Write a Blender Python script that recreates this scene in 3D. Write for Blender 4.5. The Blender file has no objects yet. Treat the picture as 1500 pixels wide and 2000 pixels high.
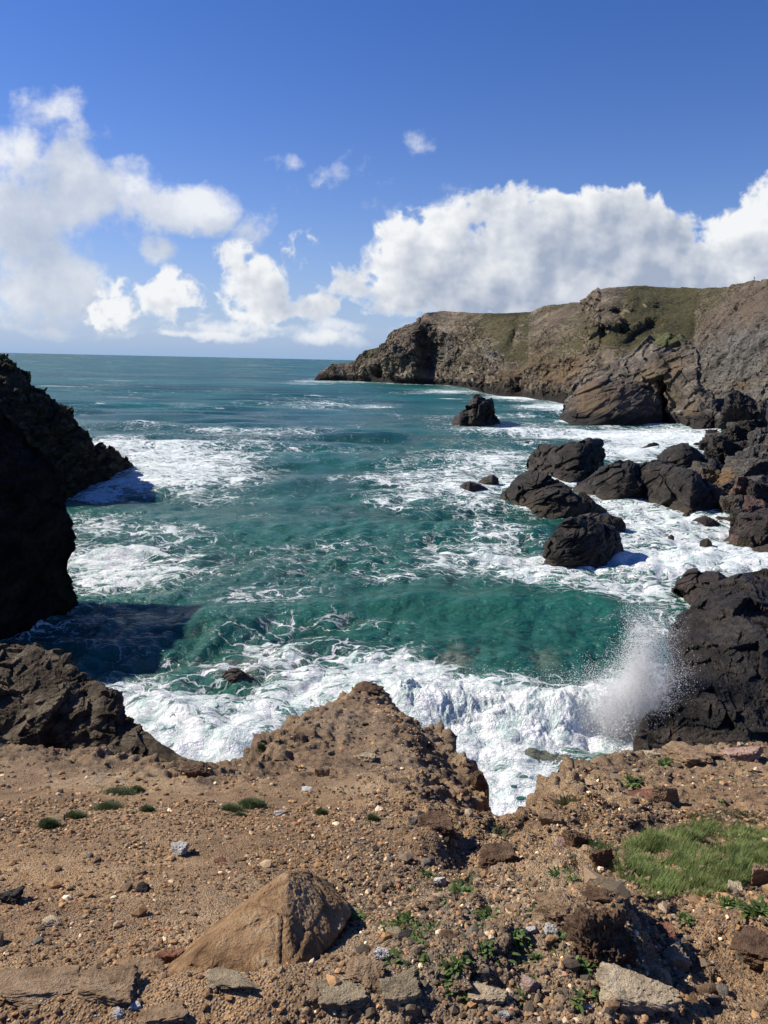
import bpy, bmesh, math, random
import numpy as np
from mathutils import Matrix, Vector

# ---------------------------------------------------------------- camera, sun, sky, exposure
scene = bpy.context.scene
col = scene.collection
random.seed(7)
RNG = np.random.default_rng(11)

EYE = 20.0                       # metres above the sea
F = 1503.0                       # focal length in photo pixels (1500 x 2000)
PITCH, ROLL = math.radians(11.14), math.radians(1.215)
fw = np.array([0, math.cos(PITCH), -math.sin(PITCH)])
r0 = np.array([1.0, 0, 0]); u0 = np.array([0, math.sin(PITCH), math.cos(PITCH)])
rt = math.cos(ROLL) * r0 + math.sin(ROLL) * u0
up = -math.sin(ROLL) * r0 + math.cos(ROLL) * u0
CAM = np.array([0, 0, EYE])

cd = bpy.data.cameras.new("camera")
cam = bpy.data.objects.new("camera", cd); col.objects.link(cam)
cd.sensor_fit = 'VERTICAL'; cd.sensor_height = 24.0; cd.lens = 24.0 * F / 2000.0
cd.clip_start = 0.05; cd.clip_end = 100000.0
cam.matrix_world = Matrix(((rt[0], up[0], -fw[0], 0), (rt[1], up[1], -fw[1], 0),
                           (rt[2], up[2], -fw[2], EYE), (0, 0, 0, 1)))
scene.camera = cam

SUN_AZ, SUN_EL = math.radians(-72), math.radians(38)      # azimuth from +Y towards +X
SUN = np.array([math.sin(SUN_AZ) * math.cos(SUN_EL), math.cos(SUN_AZ) * math.cos(SUN_EL), math.sin(SUN_EL)])
sl = bpy.data.lights.new("sun", 'SUN'); so = bpy.data.objects.new("sun", sl); col.objects.link(so)
sl.energy = 5.0; sl.angle = math.radians(0.5); sl.color = (1.0, 0.93, 0.82)
so.rotation_euler = Vector((-SUN[0], -SUN[1], -SUN[2])).to_track_quat('-Z', 'Y').to_euler()

scene.view_settings.view_transform = 'Standard'; scene.view_settings.look = 'None'
scene.view_settings.exposure = 0.6; scene.view_settings.gamma = 1.0
scene.view_settings.use_curve_mapping = False
scene.cycles.use_denoising = True
scene.cycles.max_bounces = 12; scene.cycles.diffuse_bounces = 5; scene.cycles.glossy_bounces = 2
scene.cycles.transmission_bounces = 8; scene.cycles.transparent_max_bounces = 24
scene.cycles.caustics_reflective = False; scene.cycles.caustics_refractive = False


def ray(px, py):
    """direction of the photo pixel, scaled so that y (distance ahead) is 1"""
    px = np.asarray(px, float); py = np.asarray(py, float)
    d = fw + ((px - 750) / F)[..., None] * rt + ((1000 - py) / F)[..., None] * up
    return d / d[..., 1:2]


def at(px, py, Y):
    return CAM + ray(px, py) * np.asarray(Y, float)[..., None]


def sea(px, py, z=0.0):
    d = ray(px, py)
    return CAM + d * ((z - EYE) / d[..., 2])[..., None]


def project(P):
    q = P - CAM
    c = q @ fw
    return 750 + F * (q @ rt) / c, 1000 - F * (q @ up) / c


# ---------------------------------------------------------------- node helpers
class NT:
    def __init__(s, tree): s.t = tree; s.n = tree.nodes; s.l = tree.links
    def new(s, kind, **kw):
        n = s.n.new(kind)
        for k, v in kw.items(): setattr(n, k, v)
        return n
    def put(s, sock, v):
        if hasattr(v, 'is_output'): s.l.new(v, sock)
        elif v is not None:
            try: sock.default_value = v
            except Exception: sock.default_value = (*v, 1.0)
    def math(s, op, a, b=None, c=None, clamp=False):
        n = s.new('ShaderNodeMath', operation=op); n.use_clamp = clamp
        for i, v in enumerate((a, b, c)):
            if v is not None: s.put(n.inputs[i], v)
        return n.outputs[0]
    def vec(s, op, a, b=None, c=None):
        n = s.new('ShaderNodeVectorMath', operation=op)
        for i, v in enumerate((a, b, c)):
            if v is not None: s.put(n.inputs[i], v)
        return n.outputs['Value'] if op in ('DOT_PRODUCT', 'LENGTH') else n.outputs[0]
    def noise(s, v, scale, detail=4, rough=0.55, dist=0.0, out=0, lac=2.0):
        n = s.new('ShaderNodeTexNoise'); n.normalize = True
        s.put(n.inputs['Vector'], v)
        for k, x in (('Scale', scale), ('Detail', detail), ('Roughness', rough), ('Distortion', dist), ('Lacunarity', lac)):
            s.put(n.inputs[k], x)
        return n.outputs[out]
    def voronoi(s, v, scale, feature='F1', out='Distance', rand=1.0):
        n = s.new('ShaderNodeTexVoronoi', feature=feature)
        s.put(n.inputs['Vector'], v); s.put(n.inputs['Scale'], scale); s.put(n.inputs['Randomness'], rand)
        return n.outputs[out]
    def smooth(s, v, a, b, lo=0.0, hi=1.0):
        n = s.new('ShaderNodeMapRange', interpolation_type='SMOOTHSTEP')
        for k, x in (('Value', v), ('From Min', a), ('From Max', b), ('To Min', lo), ('To Max', hi)):
            s.put(n.inputs[k], x)
        return n.outputs[0]
    def mix(s, f, a, b):
        n = s.new('ShaderNodeMix', data_type='RGBA')
        s.put(n.inputs[0], f); s.put(n.inputs[6], a); s.put(n.inputs[7], b)
        return n.outputs[2]
    def mul(s, a, b, f=1.0):
        n = s.new('ShaderNodeMix', data_type='RGBA', blend_type='MULTIPLY')
        s.put(n.inputs[0], f); s.put(n.inputs[6], a); s.put(n.inputs[7], b)
        return n.outputs[2]
    def attr(s, name, out='Fac'):
        n = s.new('ShaderNodeAttribute'); n.attribute_name = name
        return n.outputs[out]
    def ramp(s, f, stops):
        n = s.new('ShaderNodeValToRGB'); e = n.color_ramp.elements
        while len(e) < len(stops): e.new(0.5)
        for el, (p, c) in zip(e, stops): el.position = p; el.color = (*c, 1)
        s.put(n.inputs[0], f)
        return n.outputs[0]
    def bump(s, h, strength, dist, normal=None):
        n = s.new('ShaderNodeBump'); s.put(n.inputs['Strength'], strength); s.put(n.inputs['Distance'], dist)
        s.put(n.inputs['Height'], h)
        if normal is not None: s.put(n.inputs['Normal'], normal)
        return n.outputs[0]
    def sep(s, v):
        n = s.new('ShaderNodeSeparateXYZ'); s.put(n.inputs[0], v); return n.outputs
    def comb(s, x, y, z):
        n = s.new('ShaderNodeCombineXYZ')
        for i, v in enumerate((x, y, z)): s.put(n.inputs[i], v)
        return n.outputs[0]


def C3(r, g, b): return (r, g, b, 1.0)
def srgb(r, g, b):
    f = lambda c: (c / 255 / 12.92) if c <= 10 else ((c / 255 + 0.055) / 1.055) ** 2.4
    return (f(r), f(g), f(b), 1.0)


# ---------------------------------------------------------------- sky with clouds
CUMULUS = [  # photo pixel centre, radii, weight
 (1020,492,245,100,1.2),(905,512,180,88,1.15),(1150,462,185,84,1.2),(1228,482,112,88,1.2),(800,540,95,66,1.0),
 (1090,560,400,66,1.3),(750,585,90,30,.6),(850,450,75,50,.9),(1006,392,36,34,.85),(1160,392,56,34,.85),(1243,400,38,32,.75),
 (1090,405,64,36,.85),(1470,482,96,78,1.25),(1508,425,76,64,1.0),(1405,540,130,62,1.25),(1340,540,90,56,1.2),
 (595,490,46,46,.50),(500,565,76,60,.85),(462,512,42,40,.55),(350,580,72,52,.8),(222,610,56,40,.7),
 (215,556,32,32,.42),(615,597,60,20,.5),(560,606,60,18,.5)]
SOFT = [
 (50,395,175,95,1.0),(190,385,150,72,.95),(320,410,130,42,.85),(110,340,120,60,.8),(20,305,95,62,.9),(90,525,120,80,.85),
 (30,480,130,80,.85),(150,560,60,52,.65),(20,570,90,45,.7),(230,445,60,40,.5),(300,485,40,26,.45),
 (60,222,105,48,.36),(150,262,95,36,.38),(15,185,60,34,.38),(200,300,60,26,.4),(705,345,80,48,.19),(718,300,40,30,.20),
 (832,282,62,32,.17),(655,350,44,30,.34),(740,395,60,26,.34),(530,383,46,22,.15),(540,318,34,12,.10),(500,450,34,46,.4),(868,360,36,26,.3),
 (815,405,90,30,.34),(200,640,260,18,.45),(480,640,240,14,.42),(60,610,150,24,.45),(700,636,130,12,.40),(350,655,360,10,.5),(620,655,120,14,.5),(90,640,140,14,.5)]

world = bpy.data.worlds.new("World"); scene.world = world; world.use_nodes = True
w = NT(world.node_tree); w.n.clear()


def cloud_group(name, blobs):
    g = bpy.data.node_groups.new(name, 'ShaderNodeTree')
    g.interface.new_socket('p', in_out='INPUT', socket_type='NodeSocketVector')
    g.interface.new_socket('d', in_out='OUTPUT', socket_type='NodeSocketFloat')
    n = NT(g)
    gi = n.new('NodeGroupInput'); go = n.new('NodeGroupOutput')
    best = None
    for cx, cy, rx, ry, wt in blobs:
        c = ray(cx, cy); ix, iy = F / rx * .93, F / ry * .93
        q = n.vec('MULTIPLY_ADD', gi.outputs[0], (ix, iy, 0), (-c[0] * ix, -c[2] * iy, 0))
        v = n.math('MULTIPLY_ADD', n.vec('DOT_PRODUCT', q, q), -wt * .75, wt)
        if best is None: best = v
        else:
            m = n.new('ShaderNodeMath', operation='SMOOTH_MAX'); n.put(m.inputs[0], best); n.put(m.inputs[1], v); m.inputs[2].default_value = .04
            best = m.outputs[0]
    n.put(go.inputs[0], n.math('MAXIMUM', best, -1.0))
    return g


geo = w.new('ShaderNodeTexCoord').outputs['Generated']
sx, sy, sz = w.sep(geo)
ysafe = w.math('MAXIMUM', sy, 0.02)
P0 = w.comb(w.math('DIVIDE', sx, ysafe), w.math('DIVIDE', sz, ysafe), 0.0)


def field(p, grp, k_big, k_fine, fine_scale, warp):
    wv = w.noise(p, 7.0, 5, .6, out=1)
    wv = w.vec('MULTIPLY_ADD', w.vec('SUBTRACT', wv, (.5, .5, .5)), (warp, warp * .8, 0), p)
    gn = w.new('ShaderNodeGroup'); gn.node_tree = grp; w.put(gn.inputs[0], wv)
    base = gn.outputs[0]
    big = w.math('SUBTRACT', w.noise(p, 11.0, 8, .58), .5)
    f1 = w.noise(wv, fine_scale, 5, .52)
    f1 = w.math('ABSOLUTE', w.math('SUBTRACT', f1, .5))          # billows
    d = w.math('MULTIPLY_ADD', big, k_big, base)
    return w.math('MULTIPLY_ADD', w.math('SUBTRACT', .1, f1), -k_fine, d)


gc, gs = cloud_group('cumulus_field', CUMULUS), cloud_group('soft_field', SOFT)
fC = lambda p: field(p, gc, 2.5, -2.2, 22.0, .06)
fS = lambda p: field(p, gs, 2.6, -.8, 16.0, .10)
dC, dS = fC(P0), fS(P0)
# sunlight reaching each point: how much cloud lies between it and the sun, in three steps
tau = 0.0
for k, wt in ((.012, .9), (.034, 1.0), (.075, .8)):
    tau = w.math('MULTIPLY_ADD', w.math('MAXIMUM', w.math('SUBTRACT', fC(w.vec('ADD', P0, (-.72 * k, .70 * k, 0))), .22), 0.0), wt, tau)
sunC = w.math('EXPONENT', w.math('MULTIPLY', tau, -.78))
def lump(p, sc, k):
    q = w.vec('ADD', p, (-.7 * k, .7 * k, 0))
    return w.math('SUBTRACT', w.noise(p, sc, 4, .5), w.noise(q, sc, 4, .5))
emb = w.math('ADD', w.math('MULTIPLY', lump(P0, 7.0, .035), 1.9), w.math('MULTIPLY_ADD', lump(P0, 19.0, .014), 1.0, w.math('MULTIPLY', lump(P0, 44.0, .007), .35)))
base_shade = w.smooth(w.noise(w.vec('MULTIPLY', P0, (.7, 1.5, 1)), 6.0, 4, .55), .40, .62)
sunC = w.math('MULTIPLY_ADD', emb, 1.15, w.math('MULTIPLY_ADD', base_shade, .34, w.math('MULTIPLY', sunC, .92)), clamp=True)
aC = w.smooth(dC, .28, .68)
aS = w.math('MULTIPLY', w.smooth(dS, .20, .86), .92)
colC = w.mix(sunC, C3(.40, .47, .61), C3(.98, 1.0, 1.02))
tauS = w.math('MAXIMUM', fS(w.vec('ADD', P0, (-.03, .04, 0))), 0.0)
sunS = w.math('EXPONENT', w.math('MULTIPLY', tauS, -1.1))
sunS = w.math('MULTIPLY_ADD', w.math('SUBTRACT', w.smooth(w.noise(P0, 9.0, 6, .6), .36, .66), .5), .35, sunS, clamp=True)
colS = w.mix(sunS, C3(.46, .54, .69), C3(.97, .99, 1.02))
ccol = w.mix(aC, colS, colC)
alpha = w.math('SUBTRACT', 1.0, w.math('MULTIPLY', w.math('SUBTRACT', 1.0, aC), w.math('SUBTRACT', 1.0, aS)))
front = w.smooth(sy, .05, .2)
alpha = w.math('MULTIPLY', alpha, front)
alpha = w.math('MULTIPLY', alpha, w.smooth(sz, .0, .03))
sky = w.new('ShaderNodeTexSky', sky_type='NISHITA')
sky.sun_disc = False; sky.sun_elevation = SUN_EL; sky.sun_rotation = SUN_AZ
sky.altitude = 0; sky.air_density = 1.0; sky.dust_density = .1; sky.ozone_density = 2.0
hsv = w.new('ShaderNodeHueSaturation'); hsv.inputs['Saturation'].default_value = 1.30; hsv.inputs['Value'].default_value = 1.0; w.put(hsv.inputs['Color'], w.mul(sky.outputs[0], C3(1.36, 1.20, 1.50)))
pale = w.math('EXPONENT', w.math('MULTIPLY', w.math('MAXIMUM', sz, 0.0), -9.0))     # moist air low over the sea
skyc = w.mix(w.math('MULTIPLY', pale, .85), hsv.outputs[0], C3(2.8, 5.6, 9.4))
b1 = w.new('ShaderNodeBackground'); w.put(b1.inputs[0], skyc); b1.inputs[1].default_value = .052
b2 = w.new('ShaderNodeBackground'); w.put(b2.inputs[0], ccol); b2.inputs[1].default_value = .61
ms = w.new('ShaderNodeMixShader'); w.put(ms.inputs[0], alpha); w.put(ms.inputs[1], b1.outputs[0]); w.put(ms.inputs[2], b2.outputs[0])
wo = w.new('ShaderNodeOutputWorld'); w.put(wo.inputs[0], ms.outputs[0])

# ---------------------------------------------------------------- numpy noise
def _h(*c, seed=0):
    h = np.full(np.broadcast(*c).shape, (seed * 2654435761 + 12345) & 0xffffffff, np.uint32)
    for k, x in zip((374761393, 668265263, 3266489917), c):
        h = (h ^ (x.astype(np.int64) & 0xffffffff).astype(np.uint32) * np.uint32(k))
        h = h * np.uint32(2246822519); h ^= h >> np.uint32(15)
    h = h * np.uint32(1274126177); h ^= h >> np.uint32(13)
    return h


_G3 = RNG.normal(size=(256, 3)); _G3 /= np.linalg.norm(_G3, axis=1)[:, None]; _G3 = _G3.astype(np.float32)
_GA = np.arange(256) / 256 * 2 * np.pi
_G2 = np.stack([np.cos(_GA), np.sin(_GA)], 1).astype(np.float32)


def pn3(p, seed=0):
    i = np.floor(p).astype(np.int64); f = (p - i).astype(np.float32)
    u = f * f * f * (f * (f * 6 - 15) + 10)
    r = 0
    for dx in (0, 1):
        for dy in (0, 1):
            for dz in (0, 1):
                g = _G3[_h(i[:, 0] + dx, i[:, 1] + dy, i[:, 2] + dz, seed=seed) & np.uint32(255)]
                d = g[:, 0] * (f[:, 0] - dx) + g[:, 1] * (f[:, 1] - dy) + g[:, 2] * (f[:, 2] - dz)
                wt = (u[:, 0] if dx else 1 - u[:, 0]) * (u[:, 1] if dy else 1 - u[:, 1]) * (u[:, 2] if dz else 1 - u[:, 2])
                r = r + d * wt
    return r * 1.5


def pn2(p, seed=0):
    i = np.floor(p).astype(np.int64); f = (p - i).astype(np.float32)
    u = f * f * f * (f * (f * 6 - 15) + 10)
    r = 0
    for dx in (0, 1):
        for dy in (0, 1):
            g = _G2[_h(i[:, 0] + dx, i[:, 1] + dy, seed=seed) & np.uint32(255)]
            d = g[:, 0] * (f[:, 0] - dx) + g[:, 1] * (f[:, 1] - dy)
            r = r + d * (u[:, 0] if dx else 1 - u[:, 0]) * (u[:, 1] if dy else 1 - u[:, 1])
    return r * 1.4


def fbm(p, octv=5, gain=.5, lac=2.03, seed=0, ridged=False):
    f = pn2 if p.shape[1] == 2 else pn3
    a, s, r = 1.0, 1.0, 0
    for o in range(octv):
        v = f(p * s + o * 17.3, seed + o)
        if ridged: v = 1 - 2 * np.abs(v)
        r = r + a * v; a *= gain; s *= lac
    return r


def facets(p, seed=0, tilt=1.0):
    """angular plates: every Voronoi cell is a tilted plane; also gives the crack distance"""
    i = np.floor(p).astype(np.int64)
    b1 = np.full(len(p), 9.0, np.float32); b2 = b1.copy(); val = np.zeros(len(p), np.float32)
    for dx in (-1, 0, 1):
        for dy in (-1, 0, 1):
            for dz in (-1, 0, 1):
                h = _h(i[:, 0] + dx, i[:, 1] + dy, i[:, 2] + dz, seed=seed)
                jx = (h & np.uint32(1023)) / 1023.0; jy = ((h >> np.uint32(10)) & np.uint32(1023)) / 1023.0; jz = ((h >> np.uint32(20)) & np.uint32(1023)) / 1023.0
                q = np.stack([p[:, 0] - i[:, 0] - dx - jx, p[:, 1] - i[:, 1] - dy - jy, p[:, 2] - i[:, 2] - dz - jz], 1)
                d = (q * q).sum(1)
                g = _G3[(h >> np.uint32(5)) & np.uint32(255)]
                v = (g * q).sum(1) * tilt + g[:, 0] * .35
                c = d < b1
                b2 = np.where(c, b1, np.minimum(b2, d)); val = np.where(c, v, val); b1 = np.where(c, d, b1)
    return val, np.sqrt(b2) - np.sqrt(b1)


# ---------------------------------------------------------------- mesh helpers
def mesh_from(name, V, Q, mat=None, smooth=True, attrs=None, colors=None):
    me = bpy.data.meshes.new(name)
    V = np.ascontiguousarray(V, np.float32); Q = np.ascontiguousarray(Q, np.int32)
    n, k = Q.shape
    me.vertices.add(len(V)); me.vertices.foreach_set('co', V.ravel())
    me.loops.add(n * k); me.loops.foreach_set('vertex_index', Q.ravel())
    me.polygons.add(n); me.polygons.foreach_set('loop_start', np.arange(0, n * k, k, dtype=np.int32))
    me.polygons.foreach_set('use_smooth', np.full(n, smooth, bool))
    for a, v in (attrs or {}).items():
        me.attributes.new(a, 'FLOAT', 'POINT').data.foreach_set('value', np.ascontiguousarray(v, np.float32))
    for a, v in (colors or {}).items():
        v = np.concatenate([v, np.ones((len(v), 1))], 1).astype(np.float32)
        me.attributes.new(a, 'FLOAT_COLOR', 'POINT').data.foreach_set('color', v.ravel())
    me.update(calc_edges=True)
    if mat: me.materials.append(mat)
    return me


def add(name, me, parent=None):
    o = bpy.data.objects.new(name, me); col.objects.link(o); o.parent = parent
    return o


def tag(o, label=None, cat=None, group=None, kind=None):
    if label: o['label'] = label
    if cat: o['category'] = cat
    if group: o['group'] = group
    if kind: o['kind'] = kind
    return o


def recentre(o):
    """put the origin at the base of the thing"""
    me = o.data; n = len(me.vertices); v = np.empty(n * 3, np.float32); me.vertices.foreach_get('co', v); v = v.reshape(-1, 3)
    c = np.array([v[:, 0].mean(), v[:, 1].mean(), v[:, 2].min()], np.float32)
    me.vertices.foreach_set('co', (v - c).ravel()); o.location = c.tolist(); me.update()
    return o


def grid_quads(nu, nv):
    a = (np.arange(nu - 1)[:, None] * nv + np.arange(nv - 1)[None, :]).ravel()
    return np.stack([a, a + nv, a + nv + 1, a + 1], 1)


def grid_normals(G):
    du = np.gradient(G, axis=0); dv = np.gradient(G, axis=1)
    n = np.cross(du, dv); l = np.linalg.norm(n, axis=2, keepdims=True); l[l < 1e-9] = 1
    return n / l


def interp_rows(S, n):
    """resample a list of station rows (numbers) along x to n rows"""
    S = np.array(S, float); x = S[:, 0]
    t = np.concatenate([[0], np.cumsum(np.hypot(np.diff(S[:, 0]), np.diff(S[:, 1])) + .01)])
    tt = np.linspace(0, t[-1], n)
    return np.stack([np.interp(tt, t, S[:, k]) for k in range(S.shape[1])], 1)


# ---------------------------------------------------------------- materials
def new_mat(name):
    m = bpy.data.materials.new(name); m.use_nodes = True; n = NT(m.node_tree); n.n.clear()
    out = n.new('ShaderNodeOutputMaterial'); b = n.new('ShaderNodeBsdfPrincipled'); n.put(out.inputs[0], b.outputs[0])
    return m, n, b, out


def rock_mat(name, dark, mid, light, scale=1.0, rough=.55, fleck=.5, warm=None, bump=.6, strat=(1, 1, 3.0), spec=.5, tide=None):
    m, n, b, out = new_mat(name)
    g = n.new('ShaderNodeNewGeometry'); p = n.vec('MULTIPLY', g.outputs['Position'], (scale, scale, scale))
    ps = n.vec('MULTIPLY', n.vec('ADD', p, n.vec('MULTIPLY', n.noise(p, .35, 3, out=1), (1.5, 1.5, 1.5))), strat)
    a = n.noise(ps, .6, 9, .62); c = n.noise(p, 2.6, 7, .65); cr = n.voronoi(ps, .9, 'DISTANCE_TO_EDGE')
    colr = n.ramp(n.math('MULTIPLY_ADD', n.math('SUBTRACT', c, .5), .5, a), [(.28, dark), (.5, mid), (.74, light)])
    if warm:
        colr = n.mix(n.smooth(n.noise(p, .22, 5, .6), .52, .68), colr, n.mul(C3(*warm), n.mix(c, C3(.5, .5, .5), C3(1.4, 1.4, 1.4))))
    fl = n.smooth(n.noise(p, 9.0, 3, .6), .70, .76)
    fl = n.math('MULTIPLY', fl, n.smooth(n.noise(p, .8, 3), .48, .62))
    colr = n.mix(n.math('MULTIPLY', fl, fleck), colr, C3(.42, .41, .38))
    if tide:
        z = n.sep(g.outputs['Position'])[2]
        z = n.math('MULTIPLY_ADD', n.math('SUBTRACT', n.noise(p, .5, 4), .5), tide[0] * 1.2, z)
        colr = n.mix(n.smooth(z, tide[0] * .75, tide[0] * 1.25, 1.0, 0.0), colr, n.mul(C3(*tide[1]), n.mix(c, C3(.6, .6, .6), C3(1.5, 1.5, 1.5))))
    n.put(b.inputs['Base Color'], colr)
    b.inputs['Roughness'].default_value = rough; b.inputs['Specular IOR Level'].default_value = spec * .6
    h = n.math('ADD', n.math('MULTIPLY', a, 1.0), n.math('MULTIPLY', c, .45))
    h = n.math('ADD', h, n.math('MULTIPLY', n.smooth(cr, 0, .05), .05))
    rg = n.math('ABSOLUTE', n.math('SUBTRACT', n.noise(n.vec('MULTIPLY', ps, (1, 1, 1.8)), 1.7, 7, .66), .5))
    h = n.math('ADD', h, n.math('MULTIPLY', rg, 1.1))
    h = n.math('ADD', h, n.math('MULTIPLY', n.noise(p, 9, 6, .68), .34))
    n.put(b.inputs['Normal'], n.bump(h, bump, .6 / scale))
    return m


M_black = rock_mat('black_wet_rock', (.005, .0042, .0033), (.0175, .0138, .0105), (.060, .047, .036), .8, .5, .5, tide=(1.0, (.042, .030, .020)))
M_brown = rock_mat('brown_shore_rock', (.010, .007, .006), (.034, .024, .019), (.075, .056, .045), 1.0, .5, .35)
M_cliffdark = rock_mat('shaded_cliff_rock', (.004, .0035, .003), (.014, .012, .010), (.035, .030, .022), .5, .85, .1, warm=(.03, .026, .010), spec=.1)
M_slab = rock_mat('slabby_brown_rock', (.018, .014, .012), (.078, .061, .047), (.20, .155, .11), .22, .7, .3, warm=(.15, .10, .055), strat=(1, 1, 5), tide=(4.0, (.022, .018, .016)))
M_grey = rock_mat('grey_boulder_rock', (.016, .015, .014), (.052, .05, .045), (.12, .115, .10), .7, .7, .3, warm=(.11, .07, .035))
M_knoll = rock_mat('gritty_brown_rock', (.018, .014, .009), (.085, .066, .045), (.20, .163, .115), 2.5, .9, .3, spec=.2)
M_edge = None

# ---------------------------------------------------------------- rock builder
FOOT = []          # waterline points, for the foam on the sea


def displace(G, amp, size, seed, strata=(1, 1, 2.2), facet=.7, fine=.35, mask=None):
    nu, nv, _ = G.shape
    N = grid_normals(G); p = G.reshape(-1, 3) / size
    ca, sa = math.cos(.42), math.sin(.42)
    p = np.stack([p[:, 0] * ca + p[:, 2] * sa, p[:, 1], -p[:, 0] * sa + p[:, 2] * ca], 1) * np.array(strata)
    wv = np.stack([fbm(p * .6, 3, seed=seed + 31 + k) for k in range(3)], 1) * .16
    q = p + wv
    d = fbm(q * .7, 4, seed=seed) * .40
    f1, e1 = facets(q * .9, seed + 5); f2, e2 = facets(q * 2.3, seed + 9)
    d += facet * (f1 * 1.15 + f2 * .60) - .05 * np.exp(-(e1 / .05) ** 2)
    f3, _e = facets(q * 5.5, seed + 13); d += facet * f3 * .15
    bed = q[:, 2] * 1.25 + .25 * fbm(q * .8, 3, seed=seed + 17); bed = bed - np.floor(bed)
    d += .22 * (bed - .5) * np.clip(.6 + fbm(q * .5, 2, seed=seed + 19), 0, 1.2)
    d += fine * fbm(q * 4, 5, gain=.62, seed=seed + 3, ridged=True) * .16
    d = (d * amp).reshape(nu, nv)
    if mask is not None: d = d * mask
    return G + N * d[..., None], d


def profile_rock(name, S, nu, nv, amp, size, mat, seed=1, line=.35, back=1.0, foot_z=0.0, water=True, strata=(1, 1, 2.2), facet=.7, Yfoot=None, q=1.0):
    """S rows: (x, y of top, x of foot, y of foot, setback of the top in metres)"""
    S = interp_rows(S, nu)
    ker = np.hanning(max(5, nu // 9) | 1); ker /= ker.sum(); h_ = len(ker) // 2
    for c_ in (2, 3, 4): S[:, c_] = np.convolve(np.pad(S[:, c_], h_, 'reflect', reflect_type='odd'), ker, 'valid')
    S[:, 4] = np.maximum(S[:, 4], .03)
    if Yfoot is None: W = sea(S[:, 2], S[:, 3], foot_z)
    else: W = at(S[:, 2], S[:, 3], np.interp(S[:, 0], [a for a, _ in Yfoot], [b for _, b in Yfoot]))
    T = at(S[:, 0], S[:, 1], W[:, 1] + S[:, 4])
    # along the top: never below the waterline
    T[:, 2] = np.maximum(T[:, 2], W[:, 2] + .05)
    nf = int(nv * .62); nb = nv - nf
    down = 1.6 if water else .8
    a = np.linspace(0, 1, nf)
    G = np.zeros((nu, nv, 3))
    hz = (1 - line) * np.sin(a * np.pi / 2) + line * a
    dp = (1 - line) * (1 - np.cos(a * np.pi / 2)) + line * a
    G[:, :nf, 0] = W[:, None, 0] + (T - W)[:, None, 0] * dp[None, :]
    G[:, :nf, 1] = W[:, None, 1] + (T - W)[:, None, 1] * dp[None, :]
    G[:, :nf, 2] = W[:, None, 2] - down * (1 - a[None, :]) ** 6 + (T - W)[:, None, 2] * hz[None, :] ** q
    b = np.linspace(0, 1, nb + 1)[1:]
    H = np.maximum((T - W)[:, 2], .1)
    bk = H * back
    G[:, nf:, 0] = T[:, None, 0] + (T[:, None, 0] / np.maximum(T[:, None, 1], 1)) * bk[:, None] * np.sin(b * np.pi / 2)[None]
    G[:, nf:, 1] = T[:, None, 1] + bk[:, None] * np.sin(b * np.pi / 2)[None, :]
    G[:, nf:, 2] = T[:, None, 2] - (H[:, None] + down) * (1 - np.cos(b * np.pi / 2))[None, :]
    mask = np.clip(H / (size * .5), .15, 1)[:, None] * np.ones((1, nv))
    G, _ = displace(G, amp, size, seed, strata, facet, mask=mask)
    if water: FOOT.extend(W[::max(1, nu // 12)].tolist())
    o = add(name, mesh_from(name, G.reshape(-1, 3), grid_quads(nu, nv)[:, ::-1], mat, smooth=False))
    return recentre(o), G


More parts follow.
